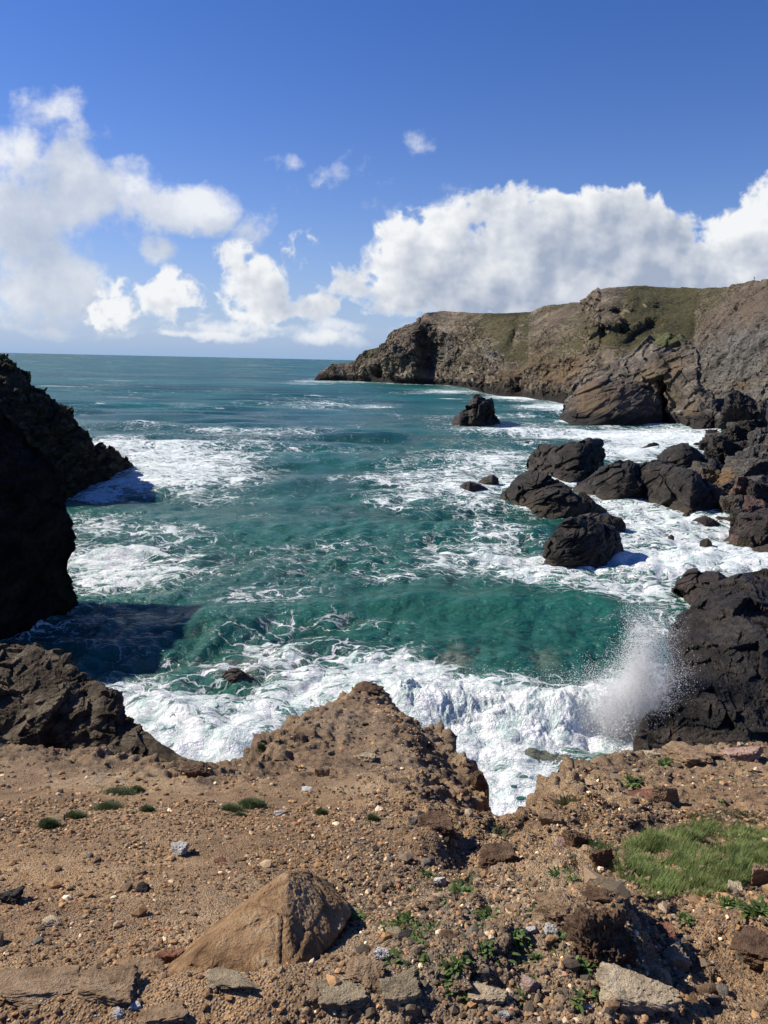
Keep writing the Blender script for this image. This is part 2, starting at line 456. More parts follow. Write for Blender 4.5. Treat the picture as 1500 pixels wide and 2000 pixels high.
# ---------------------------------------------------------------- the far headland
def headland_material():
    m, n, b, out = new_mat('headland_rock_and_turf')
    g = n.new('ShaderNodeNewGeometry'); P = g.outputs['Position']; N = n.sep(g.outputs['Normal']); z = n.sep(P)[2]
    p = n.vec('MULTIPLY', P, (1, .6, 2.2))
    a = n.noise(p, .05, 9, .64); c = n.noise(P, .35, 6, .68); e = n.noise(n.vec('MULTIPLY', P, (1, 1, .35)), .16, 7, .66)
    rock = n.ramp(n.math('MULTIPLY_ADD', n.math('SUBTRACT', c, .5), .75, a), [(.27, (.034, .028, .021)), (.47, (.14, .113, .081)), (.68, (.30, .245, .178))])
    rock = n.mix(n.smooth(e, .54, .64, 0, .40), rock, C3(.15, .10, .07))
    rock = n.mix(n.math('MULTIPLY', n.attr('pale'), n.smooth(e, .42, .56)), rock, n.mix(c, C3(.10, .10, .095), C3(.42, .41, .38)))
    rock = n.mix(n.math('MULTIPLY', n.attr('slate'), n.smooth(c, .2, .5)), rock, n.mix(n.smooth(e, .35, .65), C3(.06, .058, .054), C3(.20, .19, .17)))
    rock = n.mix(n.math('MULTIPLY', n.attr('ochre'), n.smooth(c, .42, .60)), rock, n.mix(c, C3(.10, .06, .025), C3(.26, .165, .075)))
    rock = n.mix(n.math('MULTIPLY', n.attr('pink'), n.smooth(c, .36, .56)), rock, n.mix(c, C3(.07, .05, .036), C3(.22, .16, .112)))
    zt = n.math('MULTIPLY_ADD', n.math('SUBTRACT', a, .5), 8, z)
    rock = n.mix(n.smooth(zt, 3, 8, 1, 0), rock, n.mix(c, C3(.008, .007, .007), C3(.05, .042, .036)))
    gr = n.math('ADD', n.math('MULTIPLY', n.math('SUBTRACT', N[2], .62), 1.6), n.math('MULTIPLY', n.math('SUBTRACT', n.noise(P, .045, 7, .68), .5), 1.7))
    gr = n.math('ADD', gr, n.math('MULTIPLY', n.math('SUBTRACT', n.attr('turf'), .5), 1.3))
    gr = n.smooth(gr, .0, .28)
    gr = n.math('MULTIPLY', gr, n.smooth(z, 12, 24))
    stones = n.smooth(n.noise(P, .55, 3, .6), .66, .70)
    gr = n.math('MULTIPLY', gr, n.math('SUBTRACT', 1.0, n.math('MULTIPLY', stones, .8)))
    grass = n.ramp(n.math('MULTIPLY_ADD', n.math('SUBTRACT', c, .5), .8, n.noise(P, .03, 5, .6)), [(.3, (.028, .027, .012)), (.52, (.068, .062, .026)), (.75, (.120, .100, .048))])
    n.put(b.inputs['Base Color'], n.mix(gr, rock, grass))
    b.inputs['Roughness'].default_value = .9; b.inputs['Specular IOR Level'].default_value = .2
    h = n.math('ADD', n.math('ADD', n.math('MULTIPLY', a, 2.2), c), n.math('MULTIPLY', n.noise(P, 1.1, 5, .65), .5))
    n.put(b.inputs['Normal'], n.bump(n.math('ADD', h, n.math('MULTIPLY', e, 1.4)), .8, 4.0))
    return m


M_head = headland_material()
#        x    ytop  yfoot setback midheight middepth
HEAD = [(613, 742, 743, 4, .5, .5), (632, 726, 743, 12, .6, .5), (654, 711, 744, 18, .6, .5), (678, 710, 744, 20, .6, .5), (696, 705, 745, 25, .62, .5), (717, 683, 746, 32, .62, .5),
        (744, 679, 747, 36, .6, .5), (760, 664, 748, 40, .6, .45), (776, 648, 749, 46, .62, .4), (800, 635, 750, 52, .62, .4), (816, 629, 751, 58, .62, .35), (838, 611, 751, 66, .66, .35), (868, 607, 752, 75, .68, .32),
        (900, 610, 754, 105, .62, .28), (924, 612, 762, 150, .5, .28), (975, 612, 775, 190, .42, .3), (1032, 611, 777, 200, .38, .3), (1074, 597, 785, 200, .4, .32),
        (1110, 592, 790, 205, .42, .33), (1146, 590, 796, 205, .42, .33), (1160, 577, 797, 200, .42, .33), (1172, 566, 799, 200, .42, .33), (1190, 562, 801, 200, .4, .33), (1250, 559, 808, 205, .36, .33), (1300, 560, 812, 205, .34, .34),
        (1350, 562, 815, 190, .36, .32), (1422, 562, 822, 150, .50, .32), (1464, 553, 828, 125, .62, .40), (1500, 546, 833, 110, .66, .42), (1600, 540, 850, 100, .68, .42), (1800, 520, 880, 90, .7, .42)]
nu, nv = 760, 330
S = interp_rows(HEAD, nu)
ker = np.hanning(61); ker /= ker.sum()
for c_ in (2, 3, 4, 5): S[:, c_] = np.convolve(np.pad(S[:, c_], 30, 'reflect', reflect_type='odd'), ker, 'valid')
W = sea(S[:, 0], S[:, 2]); T = at(S[:, 0], S[:, 1], W[:, 1] + S[:, 3])
T[:, 2] = np.maximum(T[:, 2], .3)
va = np.linspace(0, 1, int(nv * .8))
G = np.zeros((nu, nv, 3)); nf = len(va)
for k in range(nu):
    mh, md = S[k, 4], S[k, 5]
    # smooth monotone profile through foot, cliff break and top
    dpt = np.interp(va, [0, .1, .5, .75, 1], [0, md * .22, md, md + (1 - md) * .48, 1])
    hgt = np.interp(va, [0, .1, .5, .75, 1], [0, mh * .26, mh, mh + (1 - mh) * .56, 1])
    G[k, :nf, 0] = W[k, 0] + (T - W)[k, 0] * dpt; G[k, :nf, 1] = W[k, 1] + (T - W)[k, 1] * dpt
    G[k, :nf, 2] = (T[k, 2]) * hgt - 4 * (1 - va) ** 12
bb = np.linspace(0, 1, nv - nf + 1)[1:]
dirx = (T[:, 0] / T[:, 1])[:, None]
G[:, nf:, 1] = T[:, None, 1] + (30 + T[:, None, 2] * 3.0) * bb[None] ** 1.3
G[:, nf:, 0] = T[:, None, 0] + dirx * (G[:, nf:, 1] - T[:, None, 1])
G[:, nf:, 2] = T[:, None, 2] - (T[:, None, 2] * .5 + 5) * bb[None] ** 2
# soften profile
for _ in range(10): G[:, 1:-1] = .5 * G[:, 1:-1] + .25 * (G[:, :-2] + G[:, 2:])
px, py = project(G.reshape(-1, 3)); px = px.reshape(nu, nv); py = py.reshape(nu, nv)


def spot(cx, cy, rx, ry, tilt=0.0, p=1.0):
    c, s = math.cos(math.radians(tilt)), math.sin(math.radians(tilt))
    dx, dy = px - cx, py - cy
    u, v = (dx * c + dy * s) / rx, (-dx * s + dy * c) / ry
    return np.exp(-(u * u + v * v) ** p)


towards = -(G - CAM); towards /= np.linalg.norm(towards, axis=2, keepdims=True); towards[..., 2] *= .3
for cx, cy, rx, ry, tilt, a, pw in [(838, 690, 26, 42, -10, -22, 2), (868, 655, 16, 12, 0, 6, 1), (800, 660, 20, 45, 25, 8, 1), (884, 690, 12, 34, 12, 8, 1), (905, 680, 9, 28, 0, -10, 1),
                                (770, 700, 24, 22, 0, 7, 1), (720, 715, 18, 12, 0, 6, 1), (745, 728, 16, 12, 0, -8, 1), (935, 740, 14, 20, 0, 8, 1), (912, 735, 10, 20, 0, -9, 1),
                                (960, 748, 10, 22, 10, -10, 1), (985, 740, 16, 24, 20, 9, 1), (1025, 645, 22, 30, 25, 9, 1), (1006, 655, 8, 30, 20, -9, 1), (965, 690, 20, 14, 20, 7, 1), (950, 690, 8, 16, 0, -8, 1),
                                (1040, 720, 40, 16, -25, 9, 1), (1070, 750, 26, 16, -20, 8, 1), (1020, 755, 16, 20, 0, -8, 1),
                                (1190, 585, 32, 20, 0, 9, 2), (1202, 612, 18, 12, 0, -12, 1), (1232, 590, 14, 16, 0, 8, 1.5), (1195, 625, 16, 24, -35, 10, 1), (1212, 634, 9, 16, 0, -10, 1), (1160, 645, 50, 14, -25, 8, 1),
                                (1270, 592, 14, 10, 0, 7, 1.5), (1262, 650, 40, 22, -25, -11, 1.5), (1230, 672, 20, 20, -25, -8, 1), (1340, 600, 60, 40, 0, -8, 1), (1440, 660, 45, 90, 10, 8, 1),
                                (1110, 700, 40, 20, -25, 6, 1), (1360, 640, 12, 60, 10, -8, 1), (1480, 640, 12, 12, -20, -5, 1)]:
    G += towards * (a * spot(cx, cy, rx, ry, tilt, pw))[..., None]
attrs = {}
sm = lambda L: np.clip(sum(a * spot(*q) for a, q in L), 0, 1).ravel()
attrs['pale'] = sm([(1, (1026, 643, 11, 26, 24)), (1, (980, 690, 12, 22, 15)), (.7, (958, 692, 10, 16, 10)), (.5, (770, 690, 14, 8, 0)), (.7, (1120, 690, 10, 5, 0))])
attrs['slate'] = sm([(1.1, (1440, 700, 75, 110, 10)), (.9, (1500, 640, 30, 60, 0)), (.8, (1490, 780, 60, 40, 0)), (.6, (880, 690, 12, 30, 12))])
attrs['ochre'] = sm([(1, (1045, 715, 50, 12, -28)), (1, (1080, 735, 36, 14, -25)), (.8, (990, 735, 20, 12, -20)), (.8, (1120, 715, 50, 12, -28)), (1, (1452, 752, 30, 8, 0)), (.8, (1110, 740, 30, 20, 0)), (.6, (1050, 690, 30, 8, -30))])
attrs['pink'] = sm([(1, (1450, 610, 55, 36, 20)), (.8, (1385, 640, 30, 30, 0)), (.8, (1500, 580, 40, 30, 0)), (.7, (1150, 640, 60, 14, -25)), (.6, (780, 665, 30, 20, 0)), (.6, (1150, 600, 40, 12, -10)), (.6, (1090, 620, 40, 14, -25)), (.7, (1310, 645, 14, 14, 0))])
attrs['turf'] = np.clip(.47 + .75 * sm([(1, (960, 640, 60, 22, 0)), (1, (1310, 590, 110, 26, 0)), (.9, (1300, 625, 70, 20, 10)), (.7, (1150, 665, 80, 16, -20)), (.7, (1290, 655, 60, 18, 0)), (.5, (1400, 570, 50, 12, 0)), (.6, (1240, 640, 50, 20, -20))])
                        - .8 * sm([(1, (1190, 580, 44, 26, 0)), (1, (840, 640, 60, 60, 0)), (.8, (1450, 680, 80, 130, 0)), (.9, (1100, 730, 120, 20, -20)), (.6, (1090, 620, 70, 14, -22)), (.6, (1195, 625, 22, 24, -35))]), 0, 1)
steep = np.clip((.93 - np.abs(grid_normals(G)[..., 2])) * 2.4, .12, 1)
hh = np.clip(G[..., 2] / 6, .12, 1) * (1 - .5 * attrs['slate'].reshape(nu, nv))
G, _ = displace(G, 3.8, 22.0, 40, (1, .8, 1.5), .85, .8, mask=steep * hh)
rb = fbm(G.reshape(-1, 3) / np.array([16, 16, 60.]) + .25 * fbm(G.reshape(-1, 3) / 20, 2, seed=47)[:, None], 4, gain=.55, seed=46, ridged=True).reshape(nu, nv)
G = G + grid_normals(G) * (2.6 * (rb - .5) * steep * hh)[..., None]
G, _ = displace(G, 1.25, 6.0, 44, (1, 1, 1.6), .9, .8, mask=steep * hh)
G, _ = displace(G, .5, 2.6, 48, (1, 1, 1.4), .9, 1.0, mask=steep * hh)
HEAD_G = G
FOOT.extend(W[::16].tolist())
o = add('headland', mesh_from('headland', G.reshape(-1, 3), grid_quads(nu, nv)[:, ::-1], M_head, smooth=False, attrs=attrs)); o['kind'] = 'structure'

# promontory in front of it: the low slab and the crag behind it
SLABTOP = [(1086, 822, 1090, 823, .5), (1093, 815, 1095, 824, 4), (1105, 795, 1105, 826, 9), (1116, 778, 1116, 828, 12), (1140, 752, 1140, 830, 17), (1165, 742, 1170, 832, 20), (1200, 740, 1205, 833, 22), (1240, 746, 1240, 833, 22), (1270, 750, 1262, 832, 20), (1284, 760, 1272, 831, 14), (1290, 790, 1282, 830, 9), (1296, 822, 1290, 829, 2)]
o, _ = profile_rock('rock_slab', SLABTOP, 300, 170, 1.25, 12.0, M_slab, 50, line=.55, strata=(.6, .6, 3.0), facet=.6)
tag(o, 'broad brown slab of rock sloping into the surf in front of the notched crag', 'rock')
CRAG = [(1100, 790, 1120, 812, 8), (1140, 730, 1150, 818, 22), (1194, 712, 1200, 822, 26), (1245, 682, 1245, 826, 26), (1284, 655, 1270, 828, 24), (1305, 650, 1300, 828, 22), (1330, 661, 1318, 830, 20), (1352, 676, 1335, 832, 18), (1362, 700, 1350, 834, 14), (1366, 750, 1362, 836, 12), (1372, 758, 1372, 837, 12), (1390, 764, 1390, 838, 12), (1407, 800, 1405, 840, 7), (1424, 832, 1420, 842, 2)]


def crag():
    S = interp_rows(CRAG, 300)
    o, G = profile_rock('crag', CRAG, 300, 190, 1.9, 11.0, M_crag, 60, line=.45, facet=.8, strata=(1, 1, 1.6))
    return o, G


M_crag = rock_mat('crag_rock', (.02, .017, .014), (.085, .071, .057), (.23, .195, .155), .25, .75, .4, warm=(.13, .095, .055), strat=(1, 1, 2), tide=(4.0, (.022, .018, .016)))
o, CG = crag()
tag(o, 'tall notched crag with a green turf cap at the foot of the headland', 'crag')
# the dark cleft, cut into the crag mesh
me = o.data; nvx = len(me.vertices); v = np.empty(nvx * 3, np.float32); me.vertices.foreach_get('co', v); v = v.reshape(-1, 3)
wv = v + np.array(o.location, np.float32); cx, cy = project(wv)
cut = np.exp(-((cx - (1293 + (cy - 790) * .06) - 4 * np.sin(cy * .21)) / 6.0) ** 4) * np.clip((cy - 738) / 20, 0, 1)
v[:, 1] += cut * 11; v[:, 0] += cut * 6
me.vertices.foreach_set('co', v.ravel()); me.update()
# turf on the crag
cap = np.exp(-((cx - 1305) / 34) ** 2 - ((cy - 662) / 14) ** 2)
sel = cap > .3
Q = grid_quads(300, 190)[:, ::-1]
fsel = sel[Q].all(1); ids = np.unique(Q[fsel]); remap = -np.ones(nvx, int); remap[ids] = np.arange(len(ids))
cv = v[ids].copy(); cv[:, 2] += .35 * np.clip((cap[ids] - .3) * 4, 0, 1); cv[:, 1] -= .3
M_turf, n, b, _o = new_mat('short_turf')
tp = n.new('ShaderNodeNewGeometry').outputs['Position']; tn = n.noise(tp, .8, 6, .65)
n.put(b.inputs['Base Color'], n.ramp(tn, [(.3, (.02, .025, .008)), (.5, (.06, .066, .02)), (.7, (.10, .09, .035))])); b.inputs['Roughness'].default_value = 1
n.put(b.inputs['Normal'], n.bump(tn, .8, .6))
c = add('turf_cap', mesh_from('turf_cap', cv, remap[Q[fsel]], M_turf), o)

# ---------------------------------------------------------------- rocks standing in the sea
SEA_ROCKS = [
 ('sea_stack', 'lone pointed dark sea stack standing in open water before the headland', 'sea stack', M_black, 1.3, 6.0, .9,
  [(883, 824, 884, 828, .3), (890, 812, 892, 829, 3), (896, 807, 898, 830, 4), (918, 790, 915, 830, 6), (925, 774, 922, 831, 7), (937, 769, 935, 831, 7.5), (952, 777, 950, 830, 7), (962, 786, 960, 830, 6), (966, 808, 967, 829, 4), (975, 820, 974, 829, 2), (978, 826, 977, 829, .4)]),
 ('sea_rock', 'flat-topped black rock with a squared end, in the foam behind the wide low rock', 'rock', M_black, .9, 4.0, .8,
  [(1030, 900, 1034, 917, .4), (1034, 890, 1036, 920, 2), (1044, 877, 1046, 924, 3.5), (1058, 873, 1060, 928, 4), (1095, 872, 1090, 940, 5), (1130, 863, 1120, 943, 6), (1152, 858, 1140, 942, 6.5), (1172, 862, 1155, 935, 5.5), (1177, 876, 1162, 926, 4), (1178, 894, 1166, 918, 2), (1180, 906, 1172, 914, .4)]),
 ('sea_rock', 'wide low brown-footed rock tapering to a thin tail, third from the open sea', 'rock', M_black, .75, 3.6, .8,
  [(976, 974, 977, 979, .3), (980, 966, 985, 983, 1.2), (1004, 940, 1004, 988, 3.5), (1028, 924, 1028, 994, 5), (1058, 926, 1055, 1000, 5.5), (1094, 938, 1090, 1004, 5), (1114, 956, 1115, 1006, 4), (1150, 974, 1148, 1005, 2.5), (1172, 988, 1170, 1002, 1), (1186, 996, 1186, 999, .2)]),
 ('sea_rock', 'nearest black rock in the bay with white water running off its seaward flank', 'rock', M_black, .55, 2.6, .8,
  [(1062, 1078, 1064, 1090, .2), (1067, 1060, 1068, 1106, 1), (1082, 1038, 1082, 1111, 2.2), (1106, 1018, 1104, 1113, 3.4), (1130, 1010, 1128, 1112, 4), (1152, 1008, 1150, 1110, 4), (1176, 1019, 1174, 1105, 3.4), (1198, 1040, 1196, 1097, 2.4), (1214, 1064, 1212, 1088, 1.2), (1218, 1080, 1217, 1086, .2)]),
 ('sea_rock', 'small brown ledge of rock just behind the nearest black rock', 'rock', M_brown, .4, 2.0, .8,
  [(1118, 1016, 1118, 1030, .4), (1134, 1008, 1134, 1036, 1.2), (1150, 1003, 1150, 1040, 1.6), (1188, 1005, 1188, 1042, 1.6), (1210, 1012, 1208, 1040, 1.2), (1222, 1028, 1220, 1038, .3)]),
 ('sea_rock', 'grey-black sloping rock joined to the seaward end of the long black ledge', 'rock', M_black, .75, 3.6, .75,
  [(1120, 952, 1122, 957, .3), (1132, 940, 1135, 964, 1.5), (1149, 930, 1150, 972, 3), (1172, 914, 1170, 980, 4.5), (1200, 905, 1198, 985, 5.5), (1228, 899, 1225, 986, 6), (1245, 907, 1242, 985, 5.5), (1258, 930, 1256, 983, 3), (1264, 960, 1262, 980, .8)]),
 ('rock_ledge', 'long black ledge with a pale brown foot running out from the boulder beach', 'rock', M_black, .7, 3.4, .75,
  [(1244, 930, 1246, 978, 1), (1256, 912, 1256, 983, 4), (1280, 906, 1278, 989, 6), (1306, 914, 1304, 998, 6), (1352, 920, 1345, 1011, 6), (1392, 944, 1385, 1006, 5), (1430, 960, 1425, 1000, 4.5), (1450, 975, 1445, 998, 3)]),
 ('sea_rock', 'rounded black dome of rock rising behind the long black ledge', 'rock', M_black, .8, 4.2, .7,
  [(1278, 905, 1279, 918, .5), (1284, 894, 1284, 925, 2), (1294, 884, 1293, 930, 3.5), (1312, 873, 1312, 934, 5), (1332, 866, 1332, 936, 6), (1352, 871, 1352, 936, 5.5), (1372, 886, 1370, 934, 4), (1384, 902, 1382, 930, 2.4), (1388, 918, 1388, 926, .4)]),
 ('sea_rock', 'small flat brown rock, the seaward one of the pair awash in foam', 'rock', M_brown, .3, 1.6, .7,
  [(897, 950, 898, 954, .2), (906, 943, 905, 956, .8), (917, 940, 915, 958, 1.2), (937, 946, 935, 957, .8), (953, 954, 953, 956, .2)]),
 ('sea_rock', 'small wedge of brown rock, the shoreward one of the pair awash in foam', 'rock', M_brown, .3, 1.6, .7,
  [(933, 941, 934, 944, .2), (944, 934, 944, 947, 1), (962, 926, 960, 949, 1.6), (972, 932, 970, 948, 1.2), (975, 944, 974, 947, .2)]),
 ('sea_rock', 'tiny brown rock barely showing beyond the flat-topped black rock', 'rock', M_brown, .2, 1.4, .7,
  [(1019, 866, 1019, 868, .2), (1028, 862, 1028, 869, .8), (1040, 864, 1040, 868, .6), (1046, 867, 1046, 868, .2)]),
 ('sea_rock', 'low dark rock with a pointed landward end in the channel behind the dome', 'rock', M_black, .3, 1.8, .7,
  [(1250, 876, 1251, 878, .2), (1266, 868, 1266, 879, 1.2), (1278, 864, 1278, 879, 1.6), (1286, 867, 1286, 877, 1), (1289, 874, 1289, 876, .2)]),
 ('sea_rock', 'brown hump of rock lying off the foot of the long black ledge', 'rock', M_brown, .25, 1.6, .7,
  [(1349, 1018, 1350, 1022, .2), (1362, 1010, 1362, 1024, .8), (1378, 1008, 1378, 1026, 1.2), (1394, 1014, 1393, 1026, .8), (1406, 1022, 1405, 1024, .2)]),
 ('sea_rock', 'lone dark rock with a peaked top in the white shallows', 'rock', M_black, .2, 1.2, .7,
  [(1367, 1058, 1367, 1060, .15), (1374, 1052, 1374, 1061, .5), (1382, 1051, 1381, 1062, .6), (1388, 1056, 1388, 1062, .4), (1391, 1060, 1391, 1062, .1)]),
 ('sea_rock', 'low broken black rock awash in front of the maroon outcrop', 'rock', M_black, .2, 1.0, .7,
  [(1320, 1107, 1320, 1109, .1), (1330, 1101, 1330, 1110, .5), (1338, 1098, 1337, 1111, .6), (1346, 1104, 1345, 1111, .4), (1351, 1109, 1350, 1110, .1)]),
 ('sea_rock', 'black twin-humped rock awash close to the beach', 'rock', M_black, .2, 1.2, .7,
  [(1427, 1094, 1427, 1097, .1), (1438, 1090, 1438, 1099, .5), (1448, 1094, 1448, 1100, .3), (1458, 1090, 1457, 1101, .5), (1469, 1097, 1468, 1099, .1)]),
 ('sea_rock', 'tiny pyramid of dark rock alone in the foam below the ledge', 'rock', M_black, .12, .8, .7,
  [(1305, 1048, 1305, 1049, .1), (1311, 1044, 1311, 1050, .4), (1317, 1048, 1317, 1049, .1)]),
 ('sea_rock', 'half-drowned brown rock with foam swirling over it in the near cove', 'rock', M_brown, .18, .9, .7,
  [(432, 1322, 433, 1326, .1), (442, 1311, 443, 1329, .6), (456, 1304, 456, 1331, .8), (470, 1309, 470, 1330, .6), (486, 1318, 486, 1326, .3), (496, 1323, 495, 1325, .1)]),
 ('rock_outcrop', 'maroon-brown rock outcrop with overhanging ledges at the edge of the boulder beach', 'rock', M_brown, .6, 2.4, .9,
  [(1424, 1036, 1426, 1040, .3), (1430, 1018, 1432, 1046, 2), (1442, 1006, 1442, 1060, 3), (1465, 1002, 1462, 1064, 4), (1500, 995, 1495, 1062, 4.5), (1560, 985, 1560, 1070, 5)]),
 ('sea_rock', 'dark wet boulder below the maroon outcrop, cut by the photo edge', 'rock', M_black, .35, 1.8, .8,
  [(1468, 1074, 1469, 1078, .2), (1478, 1068, 1478, 1082, 1), (1496, 1066, 1495, 1086, 1.6), (1530, 1068, 1530, 1094, 2), (1560, 1085, 1560, 1095, .4)]),
 ('rock_outcrop', 'reddish-black lump of rock leaning out behind the big black cliff face', 'rock', M_brown, .45, 2.2, .8,
  [(1318, 1148, 1350, 1178, .4), (1323, 1134, 1350, 1186, 1.5), (1345, 1121, 1358, 1196, 3), (1370, 1116, 1374, 1204, 4), (1402, 1117, 1400, 1208, 4), (1425, 1126, 1424, 1208, 4), (1450, 1150, 1450, 1208, 3)]),
]
for i, (nm, lab, cat, mat, amp, size, fc, st) in enumerate(SEA_ROCKS):
    wpx = abs(st[-1][0] - st[0][0])
    nu = int(np.clip(wpx * 1.7, 44, 330)); nv = int(np.clip(nu * .8, 36, 240))
    o, _ = profile_rock(nm, st, nu, nv, amp * .85, size * 1.45, mat, 100 + i * 7, line=.4, facet=fc, back=.9)
    tag(o, lab, cat)

# the big black face beside the cove
FACE = [(1236, 1470, 1246, 1492, .5), (1242, 1440, 1250, 1500, 1.5), (1262, 1410, 1268, 1505, 3), (1288, 1382, 1290, 1510, 5), (1300, 1345, 1302, 1512, 7), (1310, 1290, 1312, 1514, 9.5), (1312, 1240, 1326, 1515, 11.5), (1332, 1210, 1345, 1516, 12.5), (1366, 1178, 1375, 1518, 13.5),
        (1400, 1150, 1400, 1520, 14.5), (1422, 1133, 1425, 1520, 15), (1452, 1121, 1452, 1520, 15.5), (1500, 1120, 1500, 1522, 16), (1600, 1110, 1600, 1530, 17), (1760, 1085, 1760, 1540, 18), (1900, 1060, 1900, 1550, 18)]
o, _ = profile_rock('sea_cliff', FACE, 460, 380, .42, 2.6, M_black, 300, line=.62, facet=.75, back=.8, strata=(1, 1, 1.3))
tag(o, 'massive black wet cliff struck by spray beside the cove', 'cliff')

# ---------------------------------------------------------------- shadowed cliffs on the sunward side of the cove
def edge_cliff(name, E, Y0, lean, dirf, dirb, L, mat, amp, size, seed, nz=220, ns=260):
    E = np.array(E, float)
    t = np.concatenate([[0], np.cumsum(np.hypot(*np.diff(E, axis=0).T))]); tt = np.linspace(0, t[-1], nz)
    ex, ey = np.interp(tt, t, E[:, 0]), np.interp(tt, t, E[:, 1])
    Y = np.full(nz, Y0, float)
    for _ in range(6):
        P = at(ex, ey, Y); Y = Y0 + lean * np.maximum(P[:, 2], -2)
    P = at(ex, ey, Y)
    s = np.linspace(-1, 1, ns); s = np.sign(s) * np.abs(s) ** 1.5
    G = np.zeros((nz, ns, 3))
    for k, q in enumerate(s):
        d = np.array(dirf if q > 0 else dirb) * abs(q) * L
        G[:, k] = P + np.array([d[0], d[1], 0])
        G[:, k, 0] -= 1.1 * (1 - math.exp(-abs(q) * L / 1.2)) * 0
    for _ in range(14): G[:, 1:-1] = .5 * G[:, 1:-1] + .25 * (G[:, :-2] + G[:, 2:])
    G, _ = displace(G, amp, size, seed, (1, 1, 1.6), .8)
    G[-1, :, 2] = np.minimum(G[-1, :, 2], -1.0)
    o = add(name, mesh_from(name, G.reshape(-1, 3), grid_quads(nz, ns), mat, smooth=False)); o['kind'] = 'structure'
    for q in np.linspace(0, 1, 8): FOOT.append([P[-1, 0] + dirf[0] * q * L * .5, P[-1, 1] + dirf[1] * q * L * .5, 0])
    return o


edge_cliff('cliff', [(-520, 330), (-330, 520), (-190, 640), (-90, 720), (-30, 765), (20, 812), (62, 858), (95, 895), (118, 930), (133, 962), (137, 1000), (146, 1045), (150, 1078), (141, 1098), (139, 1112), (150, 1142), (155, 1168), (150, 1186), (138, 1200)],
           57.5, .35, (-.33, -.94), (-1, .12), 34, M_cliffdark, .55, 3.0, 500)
M_ledge = rock_mat('olive_tinged_cliff_rock', (.006, .005, .004), (.034, .028, .018), (.10, .085, .05), .6, .85, .1, warm=(.06, .055, .02), spec=.2)
CLIFFA = [(-420, 480, -420, 1010, 40), (-260, 560, -260, 1010, 34), (-120, 640, -120, 1005, 28), (0, 700, 0, 992, 22), (30, 722, 30, 987, 20), (52, 742, 52, 982, 18), (88, 768, 84, 975, 15), (108, 790, 104, 971, 13), (132, 806, 126, 966, 11), (150, 832, 142, 962, 9),
          (168, 862, 158, 957, 7), (182, 880, 172, 951, 5.5), (200, 877, 192, 944, 5), (216, 880, 212, 936, 4), (240, 894, 236, 925, 2), (262, 910, 262, 914, .3)]
o, _ = profile_rock('cliff', CLIFFA, 330, 220, 1.1, 5.0, M_ledge, 520, line=.35, facet=.85, back=1.0); o['kind'] = 'structure'

# ---------------------------------------------------------------- loose stones: convex angular bodies
def ico(sub):
    bm = bmesh.new(); bmesh.ops.create_icosphere(bm, subdivisions=sub, radius=1)
    bm.verts.ensure_lookup_table()
    V = np.array([v.co[:] for v in bm.verts]); Fc = np.array([[v.index for v in f.verts] for f in bm.faces]); bm.free()
    return V, Fc


ICO = {s: ico(s) for s in (1, 2, 3, 4, 5, 6)}


def stone_verts(sub, seed, planes=11, soft=14.0, noise=.05, dims=(1, 1, 1), rot=0.0, tilt=0.0):
    r = np.random.default_rng(seed)
    D = ICO[sub][0]
    N = r.normal(size=(planes, 3)); N /= np.linalg.norm(N, axis=1)[:, None]
    N = np.concatenate([N, np.array([[0, 0, 1.], [0, 0, -1], [1, 0, 0], [-1, 0, 0], [0, 1, 0], [0, -1, 0]]) + r.normal(size=(6, 3)) * .22])
    N /= np.linalg.norm(N, axis=1)[:, None]
    h = r.uniform(.62, 1.0, len(N))
    c = np.maximum(D @ N.T, 0) / h
    inv = (c ** soft).sum(1) ** (1 / soft)                      # smooth maximum of cos/h
    V = D / inv[:, None]
    if noise:
        V = V * (1 + noise * (fbm(V * 2.2 + seed % 97, 4, gain=.6, seed=seed % 1000) + .5 * fbm(V * 6 + 3, 3, seed=seed % 1000 + 7, ridged=True)))[:, None]
    V = V * np.array(dims)
    ct, st = math.cos(tilt), math.sin(tilt); V = V @ np.array([[1, 0, 0], [0, ct, st], [0, -st, ct]])
    cr, sr = math.cos(rot), math.sin(rot); V = V @ np.array([[cr, sr, 0], [-sr, cr, 0], [0, 0, 1]])
    return V


# ---------------------------------------------------------------- boulder beach
def bank_z(x, y):
    """height of the beach under the boulders, from its waterline inland"""
    px, py = project(np.stack([x, y, np.zeros_like(x)], -1))
    edge = np.interp(py, [826, 846, 870, 905, 930, 985, 1005, 1040, 1065, 1085, 1140], [1455, 1425, 1384, 1374, 1372, 1392, 1425, 1440, 1448, 1486, 1500])
    d = (px - edge) * y / F
    return -1.2 + 3.4 * (1 - np.exp(-np.maximum(d + 3, -3) / 9.0)) + .06 * np.maximum(d, 0)


